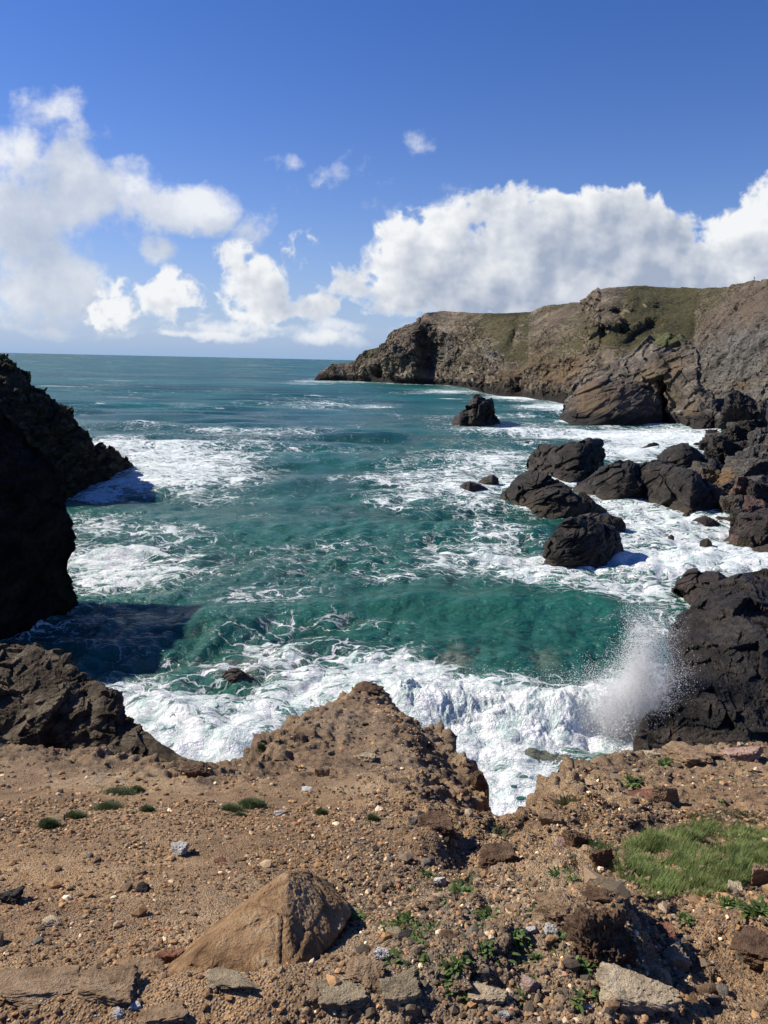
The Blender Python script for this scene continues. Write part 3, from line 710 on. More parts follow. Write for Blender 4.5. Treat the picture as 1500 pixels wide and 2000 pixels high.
q = np.linspace(0, 1, 140); bpy_, bpx_ = np.meshgrid(np.linspace(815, 1160, 160), np.linspace(1340, 1900, 150))
BP = sea(bpx_.ravel(), bpy_.ravel()); BP[:, 2] = bank_z(BP[:, 0], BP[:, 1]) + .35 * fbm(BP[:, :2] * .4, 4, seed=77)
o = add('shore', mesh_from('shore', BP, grid_quads(150, 160)[:, ::-1], M_black)); o['kind'] = 'structure'
BIG = [  # px, py of the base centre, width and height in photo px, material, label
 (1392, 852, 20, 9, 0, None), (1452, 842, 62, 46, 0, 'big dark boulder beside the tide pool at the inner end of the channel'),
 (1496, 836, 40, 44, 1, 'grey smooth-faced boulder at the photo edge beside the tide pool'),
 (1414, 832, 36, 22, 0, None), (1386, 838, 30, 16, 0, None), (1476, 868, 60, 34, 0, 'dark slab-sided boulder heading the beach above the channel'),
 (1436, 874, 46, 28, 0, None), (1408, 884, 40, 26, 0, 'dark flat-topped boulder next to the dome, at the channel edge'),
 (1376, 884, 22, 14, 0, None), (1364, 876, 16, 10, 1, None), (1462, 892, 44, 30, 0, None), (1496, 892, 50, 44, 1, 'tall pale grey boulder at the photo edge with a cracked face'),
 (1404, 912, 44, 26, 0, None), (1430, 908, 46, 30, 0, None), (1388, 932, 48, 24, 0, None), (1440, 930, 34, 32, 2, 'upright grey boulder with an orange lichen crest'),
 (1462, 924, 26, 18, 3, 'small pinkish boulder wedged in the beach'), (1485, 928, 56, 40, 1, 'broad layered grey boulder in the middle of the beach'),
 (1384, 948, 60, 24, 2, 'long flat grey slab with a rust-stained tip lying on the black ledge'), (1432, 952, 40, 20, 2, None), (1436, 966, 44, 22, 2, None),
 (1470, 960, 60, 38, 2, 'grey boulder streaked with orange along its top edge'), (1500, 956, 40, 34, 2, None), (1482, 972, 50, 26, 1, None),
 (1454, 1000, 50, 44, 3, 'lumpy pink-brown boulder above the green-veined one'), (1432, 1012, 42, 36, 1, 'green-veined pale boulder at the water edge'),
 (1410, 1004, 34, 20, 0, None), (1490, 1000, 54, 40, 0, None), (1480, 1020, 50, 34, 3, None), (1456, 1024, 40, 26, 0, None), (1412, 1022, 20, 8, 0, None), (1426, 1024, 16, 10, 0, None),
 (1446, 1066, 26, 20, 3, None), (1464, 1068, 30, 20, 0, None), (1440, 1062, 12, 8, 0, None),
 (1500, 1060, 40, 30, 0, None), (1520, 930, 70, 60, 1, None), (1540, 980, 70, 60, 0, None), (1550, 890, 80, 70, 0, None)]
BM = [M_black, M_grey, rock_mat('rust_crested_rock', (.025, .023, .020), (.065, .06, .052), (.12, .11, .095), .6, .75, .2, warm=(.20, .11, .035)),
      rock_mat('pinkish_rock', (.03, .018, .015), (.085, .05, .04), (.17, .11, .09), .7, .75, .4)]
for k in range(90):
    y = RNG.uniform(850, 1060); e = np.interp(y, [826, 846, 870, 905, 930, 985, 1005, 1040, 1065, 1085], [1455, 1425, 1384, 1374, 1372, 1392, 1425, 1440, 1448, 1486])
    x = e + 4 + RNG.random() ** 1.3 * 150
    if x < 1540: BIG.append((x, y, RNG.uniform(10, 30), RNG.uniform(8, 20), int(RNG.choice([0, 0, 0, 1, 2, 3])), None))
bank_names = {0: ('dark angular boulder in the jumbled beach below the grey cliff', 'dark boulders of the beach'), 1: ('grey angular boulder in the jumbled beach below the grey cliff', 'grey boulders of the beach'),
              2: ('rust-tinged boulder in the jumbled beach below the grey cliff', 'rusty boulders of the beach'), 3: ('pinkish boulder in the jumbled beach below the grey cliff', 'pinkish boulders of the beach')}
for k, (bx, by, wp, hp, mi, lab) in enumerate(BIG):
    P = sea(bx, by)
    for _ in range(5):
        zz = float(bank_z(P[0:1], P[1:2])[0]); P = sea(bx, by, max(zz, -.3))
    sc = P[1] / F / math.cos(.15)
    big = wp > 20
    V = stone_verts(5 if big else 4, 900 + k, 6, 34, .16, (wp * .56 * sc, wp * .5 * sc, hp * .72 * sc), RNG.uniform(-.5, .5), RNG.uniform(-.3, .3))
    V = V - np.array([0, 0, V[:, 2].min()])
    o = add('boulder', mesh_from('boulder', V, ICO[5 if big else 4][1], BM[mi], smooth=False))
    o.location = (P[0], P[1] + wp * .3 * sc, P[2] - hp * .22 * sc)
    if lab: tag(o, lab, 'boulder', 'boulders of the beach')
    else: tag(o, bank_names[mi][0], 'boulder', bank_names[mi][1])
    if by > 1000 or bx < 1420: FOOT.append([P[0], P[1], 0])

# ---------------------------------------------------------------- the sea
def sea_material():
    m, n, b, out = new_mat('sea_water_and_foam')
    P = n.attr('flat', 'Vector')                              # undisplaced position
    cdn = n.new('ShaderNodeNewGeometry')
    dist = n.attr('dist')
    foam_d = n.attr('foam'); sand = n.attr('sand'); turb = n.attr('churn')
    w1 = n.noise(P, .22, 4, .6, out=1)
    Pw = n.vec('MULTIPLY_ADD', n.vec('SUBTRACT', w1, (.5, .5, .5)), (5.5, 5.5, 0), P)
    w2 = n.noise(P, 1.1, 4, .6, out=1)
    Pw2 = n.vec('MULTIPLY_ADD', n.vec('SUBTRACT', w2, (.5, .5, .5)), (1.1, 1.1, 0), Pw)
    Ps = n.vec('MULTIPLY', Pw2, (.58, 1.2, 1.0))
    e1 = n.voronoi(Ps, .62, 'DISTANCE_TO_EDGE'); e2 = n.voronoi(Ps, 1.7, 'DISTANCE_TO_EDGE'); e3 = n.voronoi(Ps, .23, 'DISTANCE_TO_EDGE')
    patch = n.noise(Pw, .16, 6, .62); fine = n.noise(Ps, 2.6, 6, .7)
    # dens: painted density broken up by patches; lace: thin where density is low, closing where it is high
    dens = n.math('ADD', foam_d, n.math('MULTIPLY', n.math('SUBTRACT', patch, .5), n.math('MULTIPLY_ADD', n.math('MINIMUM', foam_d, .7), 1.1, .55)))
    l1 = n.math('SUBTRACT', 1.0, n.smooth(e1, .0, n.math('MULTIPLY_ADD', dens, .20, .05)))
    l2 = n.math('SUBTRACT', 1.0, n.smooth(e2, .0, n.math('MULTIPLY_ADD', dens, .25, .04)))
    l3 = n.math('SUBTRACT', 1.0, n.smooth(e3, .0, n.math('MULTIPLY_ADD', dens, .09, .04)))
    lace = n.math('MAXIMUM', n.math('MAXIMUM', n.math('MULTIPLY', l1, .95), n.math('MULTIPLY', l2, .70)), n.math('MULTIPLY', l3, .85))
    f = n.math('ADD', n.math('MULTIPLY', lace, 1.15), n.math('MULTIPLY', n.math('SUBTRACT', fine, .5), .9))
    f = n.math('ADD', f, n.math('MULTIPLY_ADD', dens, 1.02, -1.12))
    foam = n.smooth(f, .0, .42)
    foam = n.math('MULTIPLY', foam, n.smooth(dens, .05, .26))
    # white horses and streaks far out
    Pf = n.vec('MULTIPLY', P, (.55, 1.0, 1.0))
    caps = n.math('MULTIPLY', n.smooth(n.noise(Pf, .13, 6, .66), .635, .69), n.smooth(n.noise(Pf, .012, 4, .55), .40, .60))
    caps = n.math('MULTIPLY', caps, n.smooth(dist, 60, 180))
    flecks = n.math('MULTIPLY', n.smooth(n.noise(n.vec('MULTIPLY', P, (.3, 1, 1)), .03, 4, .6), .60, .68), n.smooth(n.noise(Pf, .25, 4, .7), .58, .66))
    fl2 = n.math('MULTIPLY', n.smooth(n.noise(n.vec('MULTIPLY', P, (.22, 1, 1)), .05, 6, .72), .62, .68), .75)
    flecks = n.math('MULTIPLY', n.math('MAXIMUM', n.math('MULTIPLY', flecks, .8), fl2), n.smooth(dist, 120, 300))
    foam = n.math('MAXIMUM', n.math('MAXIMUM', foam, n.math('MULTIPLY', caps, .8)), flecks)
    # water body
    tone = n.noise(n.vec('MULTIPLY', P, (.5, 1.2, 1)), .035, 5, .6)
    swl = n.noise(n.vec('MULTIPLY', P, (.30, 1.3, 1)), .0085, 5, .62)
    near = n.mix(n.smooth(tone, .35, .65), C3(.0046, .067, .052), C3(.0115, .112, .083))
    far = n.mix(n.smooth(tone, .35, .65), C3(.007, .060, .060), C3(.014, .104, .094))
    far = n.mul(far, n.mix(n.smooth(swl, .36, .64), C3(.62, .66, .70), C3(1.35, 1.28, 1.25)))
    wat = n.mix(n.smooth(dist, 70, 330), near, far)
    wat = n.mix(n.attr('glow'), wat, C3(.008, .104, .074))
    wat = n.mix(n.math('SUBTRACT', n.math('MULTIPLY', sand, 1.5), n.smooth(n.noise(P, .3, 5, .6), .35, .62), clamp=True), wat, C3(.125, .125, .088))
    milk = n.math('MULTIPLY', n.smooth(dens, .35, 1.0), .55)
    wat = n.mix(milk, wat, C3(.20, .36, .32))
    fcol = n.mix(n.smooth(n.math('MULTIPLY_ADD', n.math('SUBTRACT', n.noise(Pw, .7, 6, .66), .5), 1.1, fine), .34, .60), C3(.56, .69, .66), C3(.92, .93, .93))
    n.put(b.inputs['Base Color'], n.mix(foam, wat, fcol))
    n.put(b.inputs['Roughness'], n.math('MULTIPLY_ADD', foam, .6, n.smooth(dist, 60, 500, .14, .34)))
    b.inputs['IOR'].default_value = 1.33
    n.put(b.inputs['Specular IOR Level'], n.math('MULTIPLY', n.math('MULTIPLY_ADD', foam, -.8, 1.0), n.smooth(dist, 60, 500, .46, .14)))
    fade = n.smooth(dist, 60, 700, 1.0, .35)
    r1 = n.noise(n.vec('MULTIPLY', P, (.8, 1.3, 1)), 1.0, 6, .62); r2 = n.noise(n.vec('MULTIPLY', P, (.7, 1.2, 1)), .16, 5, .6)
    h = n.math('ADD', n.math('MULTIPLY_ADD', n.noise(n.vec('MULTIPLY', P, (.6, 1.5, 1)), 3.2, 4, .6), .16, n.math('MULTIPLY', r1, .62)), n.math('MULTIPLY', n.math('MULTIPLY', r2, n.smooth(dist, 80, 400)), 1.6))
    h = n.math('ADD', h, n.math('MULTIPLY', n.math('MULTIPLY', foam, n.math('ADD', fine, n.noise(Pw, 5.0, 5, .7))), .26))
    nb = n.new('ShaderNodeBump'); n.put(nb.inputs['Height'], h); nb.inputs['Distance'].default_value = 1.0; n.put(nb.inputs['Strength'], fade)
    n.put(b.inputs['Normal'], nb.outputs[0])
    return m


M_sea = sea_material()
# rows by depression angle so that cells stay about a pixel in the picture; columns over a wide fan
rows_py = np.concatenate([np.linspace(0, 1, 830)])
tan_near, tan_far = math.tan(math.radians(39)), EYE / 40000.0
tanv = tan_far + (tan_near - tan_far) * (rows_py ** 1.12)
dist = EYE / tanv[::-1]
azi = np.concatenate([np.linspace(-62, -31, 60)[:-1], np.linspace(-31, 31, 900), np.linspace(31, 62, 60)[1:]])
na, nd = len(azi), len(dist)
ar = np.radians(azi)[:, None]
X = (np.tan(ar) * dist[None, :]).ravel(); Y = np.repeat(dist[None, :], na, 0).ravel()
flat = np.stack([X, Y, np.zeros_like(X)], 1)
spx, spy = project(flat)
spacing = np.repeat(np.abs(np.gradient(dist))[None, :], na, 0).ravel()
spacing = np.maximum(spacing, .0012 * Y)
Z = np.zeros_like(X)
rr = np.random.default_rng(5)
dX = np.zeros_like(X); dY = np.zeros_like(X)
shelter = np.clip((Y - 25) / 90, .5, 1)
for k in range(110):
    lam = .9 * (42 / .9) ** (rr.random() ** 1.25)
    th = math.radians(-90 + 14 + rr.normal() * (22 if lam > 12 else 42))      # travelling towards the shore
    kx, ky = math.cos(th) * 2 * math.pi / lam, math.sin(th) * 2 * math.pi / lam
    a = .0102 * lam ** .82 * rr.uniform(.5, 1.2)
    ph = kx * X + ky * Y + rr.random() * 6.28
    att = np.clip((lam / spacing - 2.2) / 2.5, 0, 1) * (shelter if lam > 6 else 1) * a
    Z += att * np.sin(ph); c = att * np.cos(ph) * .75
    dX -= c * math.cos(th); dY -= c * math.sin(th)
gust = np.clip(fbm(flat[:, :2] * .02, 3, seed=91) * .6 + 1, .4, 1.7)
Z *= gust


def crest(pts, A, back, front, xfade=60, zed=0.0):
    """a swell or breaker: photo points of the crest line; returns height and signed distance in front of it"""
    pts = np.array(pts, float)
    P = sea(pts[:, 0], pts[:, 1], zed)
    yc = np.interp(X / Y, P[:, 0] / P[:, 1], P[:, 1])
    q_ = lambda f, o: pn2(np.stack([X * f, np.full_like(X, A * 3 + o)], 1), 12)
    yc = yc + 1.3 * q_(.11, 0) + .7 * q_(.33, 5) + .25 * q_(.9, 9); A = A * np.clip(1 + .5 * q_(.16, 20), .5, 1.4)
    t = yc - Y
    en = np.interp(spx, [pts[0, 0] - xfade, pts[0, 0] + xfade, pts[-1, 0] - xfade, pts[-1, 0] + xfade], [0, 1, 1, 0])
    s = np.where(t < 0, np.exp(-(t / back) ** 2), np.exp(-(t / front) ** 2))
    return A * s * en, t, en


h1, t1, e1 = crest([(240, 1205), (420, 1188), (640, 1172), (820, 1160), (1000, 1160), (1180, 1168), (1300, 1180)], 1.0, 7.0, 3.6, 120, .8)
h2, t2, e2 = crest([(140, 1075), (300, 1066), (420, 1068)], .55, 3.0, 1.5, 50, .6)
h3, t3, e3 = crest([(640, 1352), (760, 1350), (900, 1362), (1040, 1366), (1160, 1362), (1320, 1350)], 1.25, 3.6, 1.9, 60, 1.0)
h4, t4, e4 = crest([(150, 1330), (300, 1372), (430, 1440), (560, 1440)], .55, 3.0, 1.4, 60, .4)
h5, t5, e5 = crest([(430, 1120), (600, 1100), (800, 1090), (960, 1098)], .5, 5.0, 3.4, 90, .4)
h6, t6, e6 = crest([(150, 1262), (330, 1240), (480, 1222)], .7, 3.0, 2.0, 60, .4)
h7, t7, e7 = crest([(200, 868), (330, 862), (520, 866)], .8, 8, 4, 60, .5)
face = np.clip(e1 * np.exp(-((t1 - .8) / 3.2) ** 2), 0, 1)
Z *= 1 - .8 * face
Z += h1 + h2 + h3 + h4 + h5 + h6 + h7

# foam density, laid on the water where the photograph shows it
FOAM = [(330, 905, 150, 42, 1.05), (230, 868, 90, 16, .9), (430, 905, 110, 50, .7), (300, 945, 160, 22, .9), (480, 870, 120, 16, .5), (190, 960, 70, 14, .9), (420, 965, 120, 26, .45),
        (200, 1085, 80, 20, .9), (240, 1125, 120, 34, .75), (330, 1112, 70, 16, .55), (220, 1150, 80, 24, .5), (200, 1030, 120, 30, .45), (300, 1040, 140, 26, .4),
        (120, 1230, 130, 40, .40), (240, 1260, 90, 30, .40), (540, 1215, 60, 40, .60), (640, 1205, 60, 24, .5), (690, 1230, 120, 20, .40), (470, 1200, 60, 16, .5), (590, 1180, 60, 18, .35),
        (830, 950, 150, 46, .55), (760, 980, 90, 24, .5), (930, 980, 110, 40, .6), (950, 895, 130, 36, .55), (870, 925, 80, 24, .5), (1000, 940, 120, 40, .6), (960, 1060, 120, 50, .55), (900, 1100, 90, 24, .5), (1040, 1110, 100, 34, .75),
        (1040, 840, 150, 12, .6), (1130, 850, 130, 12, .8), (1260, 850, 170, 16, 1.0), (1330, 862, 110, 24, 1.1), (1230, 880, 110, 24, 1.0), (1150, 790, 100, 8, .5), (1030, 775, 90, 10, .8), (1080, 795, 70, 10, .8), (880, 765, 80, 6, .5), (960, 815, 120, 6, .5), (800, 745, 180, 3, .45), (620, 745, 60, 4, .5),
        (1200, 870, 60, 40, .8), (1210, 990, 90, 20, 1.0), (1290, 1020, 130, 40, 1.05), (1390, 1060, 150, 50, 1.05), (1300, 1100, 170, 46, .85), (1220, 1060, 70, 40, .8), (1150, 1130, 150, 30, .6), (1240, 1160, 120, 40, .75), (1460, 1110, 90, 30, 1.0), (1290, 1200, 60, 60, .6), (1430, 1030, 40, 30, 1.0),
        (280, 1345, 90, 34, .70), (250, 1400, 110, 40, .9), (380, 1380, 130, 50, .9), (330, 1450, 130, 50, 1.1), (440, 1470, 110, 50, 1.25), (520, 1410, 120, 60, .95), (600, 1350, 130, 60, .85), (560, 1290, 110, 40, .62), (700, 1290, 130, 40, .75), (700, 1340, 130, 40, .95), (420, 1310, 80, 30, .5), (330, 1300, 60, 20, .4), (470, 1255, 60, 30, .45), (620, 1258, 60, 26, .5),
        (820, 1330, 90, 40, .90), (900, 1370, 110, 40, 1.0), (1010, 1345, 110, 22, .75), (1000, 1400, 150, 40, 1.3), (1140, 1400, 150, 46, 1.35), (1230, 1370, 70, 50, 1.2), (950, 1450, 130, 50, 1.35), (1080, 1440, 150, 40, 1.2), (1010, 1560, 150, 100, 1.35), (1180, 1450, 90, 26, .95), (900, 1500, 90, 90, 1.3), (1260, 1320, 36, 60, .9), (1260, 1250, 40, 60, .55), (800, 1280, 60, 20, .4), (850, 1400, 60, 60, 1.2),
        (640, 1000, 60, 14, .3), (560, 960, 90, 14, .3), (700, 1060, 90, 14, .28), (560, 840, 160, 10, .35), (420, 838, 60, 5, .6), (290, 827, 40, 4, .6), (480, 1010, 60, 16, .25), (740, 795, 60, 5, .5), (620, 880, 120, 12, .3), (800, 1130, 120, 14, .28), (620, 790, 80, 6, .4)]
foam = np.zeros_like(X)
inv = (spy > 690) & (spx > -300) & (spx < 1800)
idx = np.nonzero(inv)[0]
pxn = spx[idx] + 14 * fbm(flat[idx, :2] * .07, 3, seed=55); pyn = spy[idx] + np.clip(2000 / Y[idx], 1, 30) * .45 * fbm(flat[idx, :2] * .07 + 40, 3, seed=65)
acc = np.zeros(len(idx))
for cx, cy, rx, ry, a in FOAM:
    acc = np.maximum(acc, a * np.exp(-(((pxn - cx) / rx) ** 2 + ((pyn - cy) / ry) ** 2) ** 1.1)) + .12 * a * np.exp(-((pxn - cx) / rx) ** 2 - ((pyn - cy) / ry) ** 2)
foam[idx] = acc * np.where(pyn < 1280, .80, 1.0)
# wash round every rock foot
FT = np.array(FOOT)[:, :2]
nearsel = np.nonzero((Y < 900) & inv)[0]
dmin = np.full(len(nearsel), 1e9, np.float32)
xx, yy = X[nearsel].astype(np.float32), Y[nearsel].astype(np.float32)
for fx, fy in FT.astype(np.float32): np.minimum(dmin, (xx - fx) ** 2 + (yy - fy) ** 2, out=dmin)
dmin = np.sqrt(dmin)
wash = np.exp(-dmin / (1.6 + .012 * yy)) * np.clip(.55 + .6 * fbm(flat[nearsel, :2] * .15, 3, seed=71), 0, 1.1)
foam[nearsel] = np.maximum(foam[nearsel], wash)
foam += .10 + .26 * np.clip(fbm(flat[:, :2] * np.array([.014, .034]), 4, seed=81), -.3, 1)
# breakers carry foam on their front
foam = np.maximum(foam, 1.25 * e3 * np.clip(np.exp(-((t3 - .6) / 2.0) ** 2) * 1.2, 0, 1))
foam = np.maximum(foam, 1.0 * e2 * np.exp(-((t2 - .3) / .9) ** 2))
# the smooth faces of the swells are clear green water
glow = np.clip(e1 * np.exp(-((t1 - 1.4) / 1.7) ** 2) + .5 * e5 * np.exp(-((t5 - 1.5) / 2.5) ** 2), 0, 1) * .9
foam = foam - .35 * e1 * np.exp(-((t1 - 1.2) / 1.6) ** 2)
sand = np.zeros_like(X)
for cx, cy, rx, ry, a in [(980, 1285, 170, 40, .38), (540, 1290, 60, 40, .9), (300, 1330, 120, 40, .5), (440, 1310, 70, 30, .8), (1050, 1470, 60, 12, 2.0), (1105, 1470, 30, 9, 2.0), (1160, 1128, 60, 12, .7), (1030, 1530, 20, 10, 1.6), (1060, 1555, 34, 10, 1.3), (900, 1290, 120, 30, .5), (1400, 1100, 60, 20, .4), (1200, 1475, 40, 10, 1.4)]:
    sand = np.maximum(sand, a * np.exp(-((spx - cx) / rx) ** 2 - ((spy - cy) / ry) ** 2))
# clear holes in the backwash showing wet sand
for cx, cy, rx, ry in [(1047, 1467, 30, 8), (1103, 1470, 13, 6), (1024, 1519, 12, 6), (1005, 1540, 9, 4), (1016, 1560, 12, 5), (1045, 1562, 9, 5), (1195, 1472, 30, 7)]:
    foam -= 1.5 * np.exp(-(((spx + 6 * fbm(flat[:, :2] * .9, 2, seed=33) - cx) / rx) ** 2 + ((spy - cy) / ry) ** 2) ** 2)
churn = np.clip(foam - .55, 0, .8) * np.clip(1 - (Y - 30) / 160, 0, 1)
tb = flat[:, :2]
near2 = Y < 190
cz = np.zeros_like(X)
wq = tb[near2] + .6 * np.stack([fbm(tb[near2] * .5, 2, seed=28), fbm(tb[near2] * .5, 2, seed=29)], 1)
cz[near2] = fbm(wq * .5, 6, gain=.60, seed=21) * .17
Z += churn * cz * 1.0
bore = e3 * np.exp(-((t3 - .3) / 2.3) ** 2)
bz = np.zeros_like(X); bz[near2] = fbm(wq * .6, 6, gain=.66, seed=23) * .24
Z += bore * bz
V = np.stack([X + dX, Y + dY, Z], 1)
# earth curvature is below a pixel: leave the sheet flat out to the horizon
Qs = grid_quads(na, nd)
me = mesh_from('sea', V, Qs[:, ::-1], M_sea, attrs=dict(foam=foam, sand=np.clip(sand, 0, 1.7), glow=glow, churn=churn, dist=Y))
at_ = me.attributes.new('flat', 'FLOAT_VECTOR', 'POINT'); at_.data.foreach_set('vector', np.ascontiguousarray(flat, np.float32).ravel())
o = add('sea', me); o['kind'] = 'structure'

# ---------------------------------------------------------------- the slope under the camera
def plane_z(x, y):
    z = np.where(y < 2, 18.42 - .20 * y, np.where(y < 7.5, 18.02 - .41 * (y - 2), 15.765 - .29 * (y - 7.5)))
    return z


def on_plane(px, py):
    """where a photo pixel meets the plain slope"""
    d = ray(px, py); lo = np.full(d.shape[:-1], .3); hi = np.full(d.shape[:-1], 40.0)
    for _ in range(40):
        m = (lo + hi) / 2; P = CAM + d * m[..., None]
        above = P[..., 2] > plane_z(P[..., 0], P[..., 1])
        lo = np.where(above, m, lo); hi = np.where(above, hi, m)
    return CAM + d * hi[..., None]


RIM_PX = np.array([(-700, 1430), (-300, 1440), (0, 1455), (180, 1470), (300, 1485), (395, 1500), (440, 1502), (487, 1494), (496, 1466), (530, 1444), (560, 1425), (600, 1402), (630, 1380), (660, 1370), (688, 1348), (712, 1342), (742, 1352), (770, 1366), (800, 1374), (826, 1392),
                   (856, 1394), (880, 1424), (906, 1456), (926, 1482), (945, 1508), (958, 1540), (968, 1572), (982, 1585), (1010, 1588), (1050, 1584), (1062, 1562), (1070, 1540), (1112, 1505), (1140, 1490), (1190, 1480), (1240, 1476), (1300, 1470), (1360, 1466), (1430, 1466), (1500, 1460), (1700, 1452), (2300, 1430)], float)
RIM = on_plane(RIM_PX[:, 0], RIM_PX[:, 1])[:, :2]
RIM = np.concatenate([RIM, [[60, 8], [60, -6], [-60, -6], [-60, 8]]])


def rim_distance(x, y):
    """positive inside the slope, negative out over the cliff"""
    d = np.full(x.shape, 1e9); ins = np.zeros(x.shape, bool); n = len(RIM)
    for i in range(n):
        ax, ay = RIM[i]; bx, by = RIM[(i + 1) % n]
        ex, ey = bx - ax, by - ay; L = ex * ex + ey * ey
        t = np.clip(((x - ax) * ex + (y - ay) * ey) / L, 0, 1)
        np.minimum(d, (x - ax - t * ex) ** 2 + (y - ay - t * ey) ** 2, out=d)
        c = ((ay > y) != (by > y)) & (x < ex * (y - ay) / (ey if ey else 1e-9) + ax); ins ^= c
    d = np.sqrt(d)
    return np.where(ins, d, -d)


BUMPS = [(960, 1900, .74, .42, .15), (1150, 1800, .26, .22, .11), (1195, 1850, .12, .22, .14), (1390, 1900, .28, .42, -.17), (1300, 1920, .10, .3, -.09), (1495, 1850, .16, .4, .07), (250, 1965, .55, .14, .06), (600, 1965, .5, .14, .05), (60, 1990, .3, .08, .03),
         (800, 1640, .75, .42, .10), (930, 1690, .35, .25, -.07), (905, 1660, .12, .4, -.09), (735, 1730, .5, .10, -.05), (640, 1790, .2, .2, .04), (860, 1620, .2, .12, .07), (1010, 1640, .4, .5, -.10), (1350, 1560, .9, .6, .10), (1350, 1680, .6, .4, .03), (700, 1430, 1.1, 1.2, .10), (250, 1600, 1.2, .6, .06), (1100, 1700, .5, .2, .04)]
_b = on_plane(np.array([b[0] for b in BUMPS], float), np.array([b[1] for b in BUMPS], float))
SPUR_R = on_plane(np.array([790, 850, 875, 905, 925, 940, 955.]), np.array([1372, 1402, 1450, 1490, 1520, 1550, 1578.]))[:, :2]


def ground_z(x, y, fine=True):
    p = np.stack([x, y], -1).reshape(-1, 2)
    z = plane_z(x, y)
    for (cx, cy, _), b in zip(_b, BUMPS): z = z + b[4] * np.exp(-((x - cx) / b[2]) ** 2 - ((y - cy) / b[3]) ** 2)
    d = rim_distance(x, y) + (.16 * fbm(p * 1.6, 4, seed=201)).reshape(x.shape)
    # slope falling away on the shaded side of the spur
    ds = np.full(x.shape, 1e9)
    for i in range(len(SPUR_R) - 1):
        a, b = SPUR_R[i], SPUR_R[i + 1]; e = b - a
        t = np.clip(((x - a[0]) * e[0] + (y - a[1]) * e[1]) / (e @ e), 0, 1)
        np.minimum(ds, np.hypot(x - a[0] - t * e[0], y - a[1] - t * e[1]), out=ds)
    z = z - .32 * np.exp(-(ds / .40) ** 2)
    out = np.maximum(-d, 0)
    z = z - np.where(out > 0, 3.2 * out + 1.0 * np.minimum(out, .3), 0) - .10 * np.exp(-np.maximum(d, 0) / .22)
    rough = np.clip(1.2 - np.abs(d) / 1.2, 0, 1)
    z = z + ((fbm(p * 1.1, 4, seed=211) * .030).reshape(x.shape)) + (rough * .10) * fbm(p * 2.6, 4, seed=221, ridged=True).reshape(x.shape)
    right = np.clip((x / np.maximum(y, .5) + .02) * 6, 0, 1) * np.clip(1.3 - y / 9, .3, 1)
    z = z + right * .042 * fbm(p * 3.2, 4, seed=231, ridged=True).reshape(x.shape)
    if fine: z = z + ((fbm(p * 11, 4, gain=.62, seed=241) * .0085).reshape(x.shape)) * (.7 + .6 * right)
    return z


def on_ground(px, py):
    px, py = np.atleast_1d(np.asarray(px, float)), np.atleast_1d(np.asarray(py, float))
    d = ray(px, py); lo = np.full(px.shape, .5); hi = np.full(px.shape, 16.0)
    ts = np.linspace(.8, 16, 220); hit = np.full(px.shape, 16.0); done = np.zeros(px.shape, bool); prev = np.full(px.shape, .8)
    for t in ts:
        P = CAM + d * t; under = (P[:, 2] < ground_z(P[:, 0], P[:, 1], False)) & ~done
        lo = np.where(under, prev, lo); hi = np.where(under, t, hi); done |= under; prev = np.where(done, prev, t)
    for _ in range(14):
        m = (lo + hi) / 2; P = CAM + d * m[:, None]; a = P[:, 2] > ground_z(P[:, 0], P[:, 1], False)
        lo = np.where(a, m, lo); hi = np.where(a, hi, m)
    P = CAM + d * hi[:, None]; P[:, 2] = ground_z(P[:, 0], P[:, 1])
    return P


def ground_material():
    m, n, b, out = new_mat('stony_soil')
    P = n.new('ShaderNodeNewGeometry').outputs['Position']
    a = n.noise(P, .9, 7, .62); c = n.noise(P, 6, 7, .7); f = n.noise(P, 42, 5, .7)
    soil = n.ramp(n.math('MULTIPLY_ADD', n.math('SUBTRACT', c, .5), .7, a), [(.27, (.150, .080, .036)), (.46, (.345, .205, .096)), (.61, (.48, .305, .150)), (.78, (.60, .44, .26))])
    grey = n.ramp(n.math('MULTIPLY_ADD', n.math('SUBTRACT', c, .5), .7, a), [(.28, (.095, .068, .042)), (.5, (.225, .165, .103)), (.75, (.38, .295, .20))])
    colr = n.mix(n.attr('grit'), soil, grey)
    v = n.voronoi(P, 95, 'F1', 'Color'); vd = n.voronoi(P, 95, 'F1'); v2 = n.voronoi(P, 240, 'F1', 'Color')
    hs = n.sep(v)[0]
    peb = n.ramp(hs, [(.0, (.03, .026, .024)), (.3, (.11, .085, .065)), (.55, (.20, .145, .10)), (.8, (.27, .24, .20)), (1, (.5, .46, .4))])
    colr = n.mix(n.math('MULTIPLY', n.smooth(n.sep(v)[1], .45, .6), n.smooth(vd, .45, .3)), colr, peb)
    peb2 = n.ramp(n.sep(v2)[0], [(.0, (.04, .03, .026)), (.45, (.16, .105, .07)), (.8, (.27, .21, .16)), (1, (.45, .4, .34))])
    colr = n.mix(n.smooth(n.sep(v2)[1], .4, .7, 0, .75), colr, peb2)
    colr = n.mul(colr, n.mix(f, C3(.62, .62, .62), C3(1.35, 1.35, 1.35)), .8)
    n.put(b.inputs['Base Color'], colr); b.inputs['Roughness'].default_value = .95; b.inputs['Specular IOR Level'].default_value = .15
    h = n.math('ADD', n.math('MULTIPLY', c, .7), n.math('MULTIPLY', f, .30))
    h = n.math('ADD', h, n.math('MULTIPLY', n.smooth(vd, .6, .1), .16))
    h = n.math('ADD', h, n.math('MULTIPLY', n.sep(v2)[2], .07))
    n.put(b.inputs['Normal'], n.bump(h, 1.0, .05))
    return m


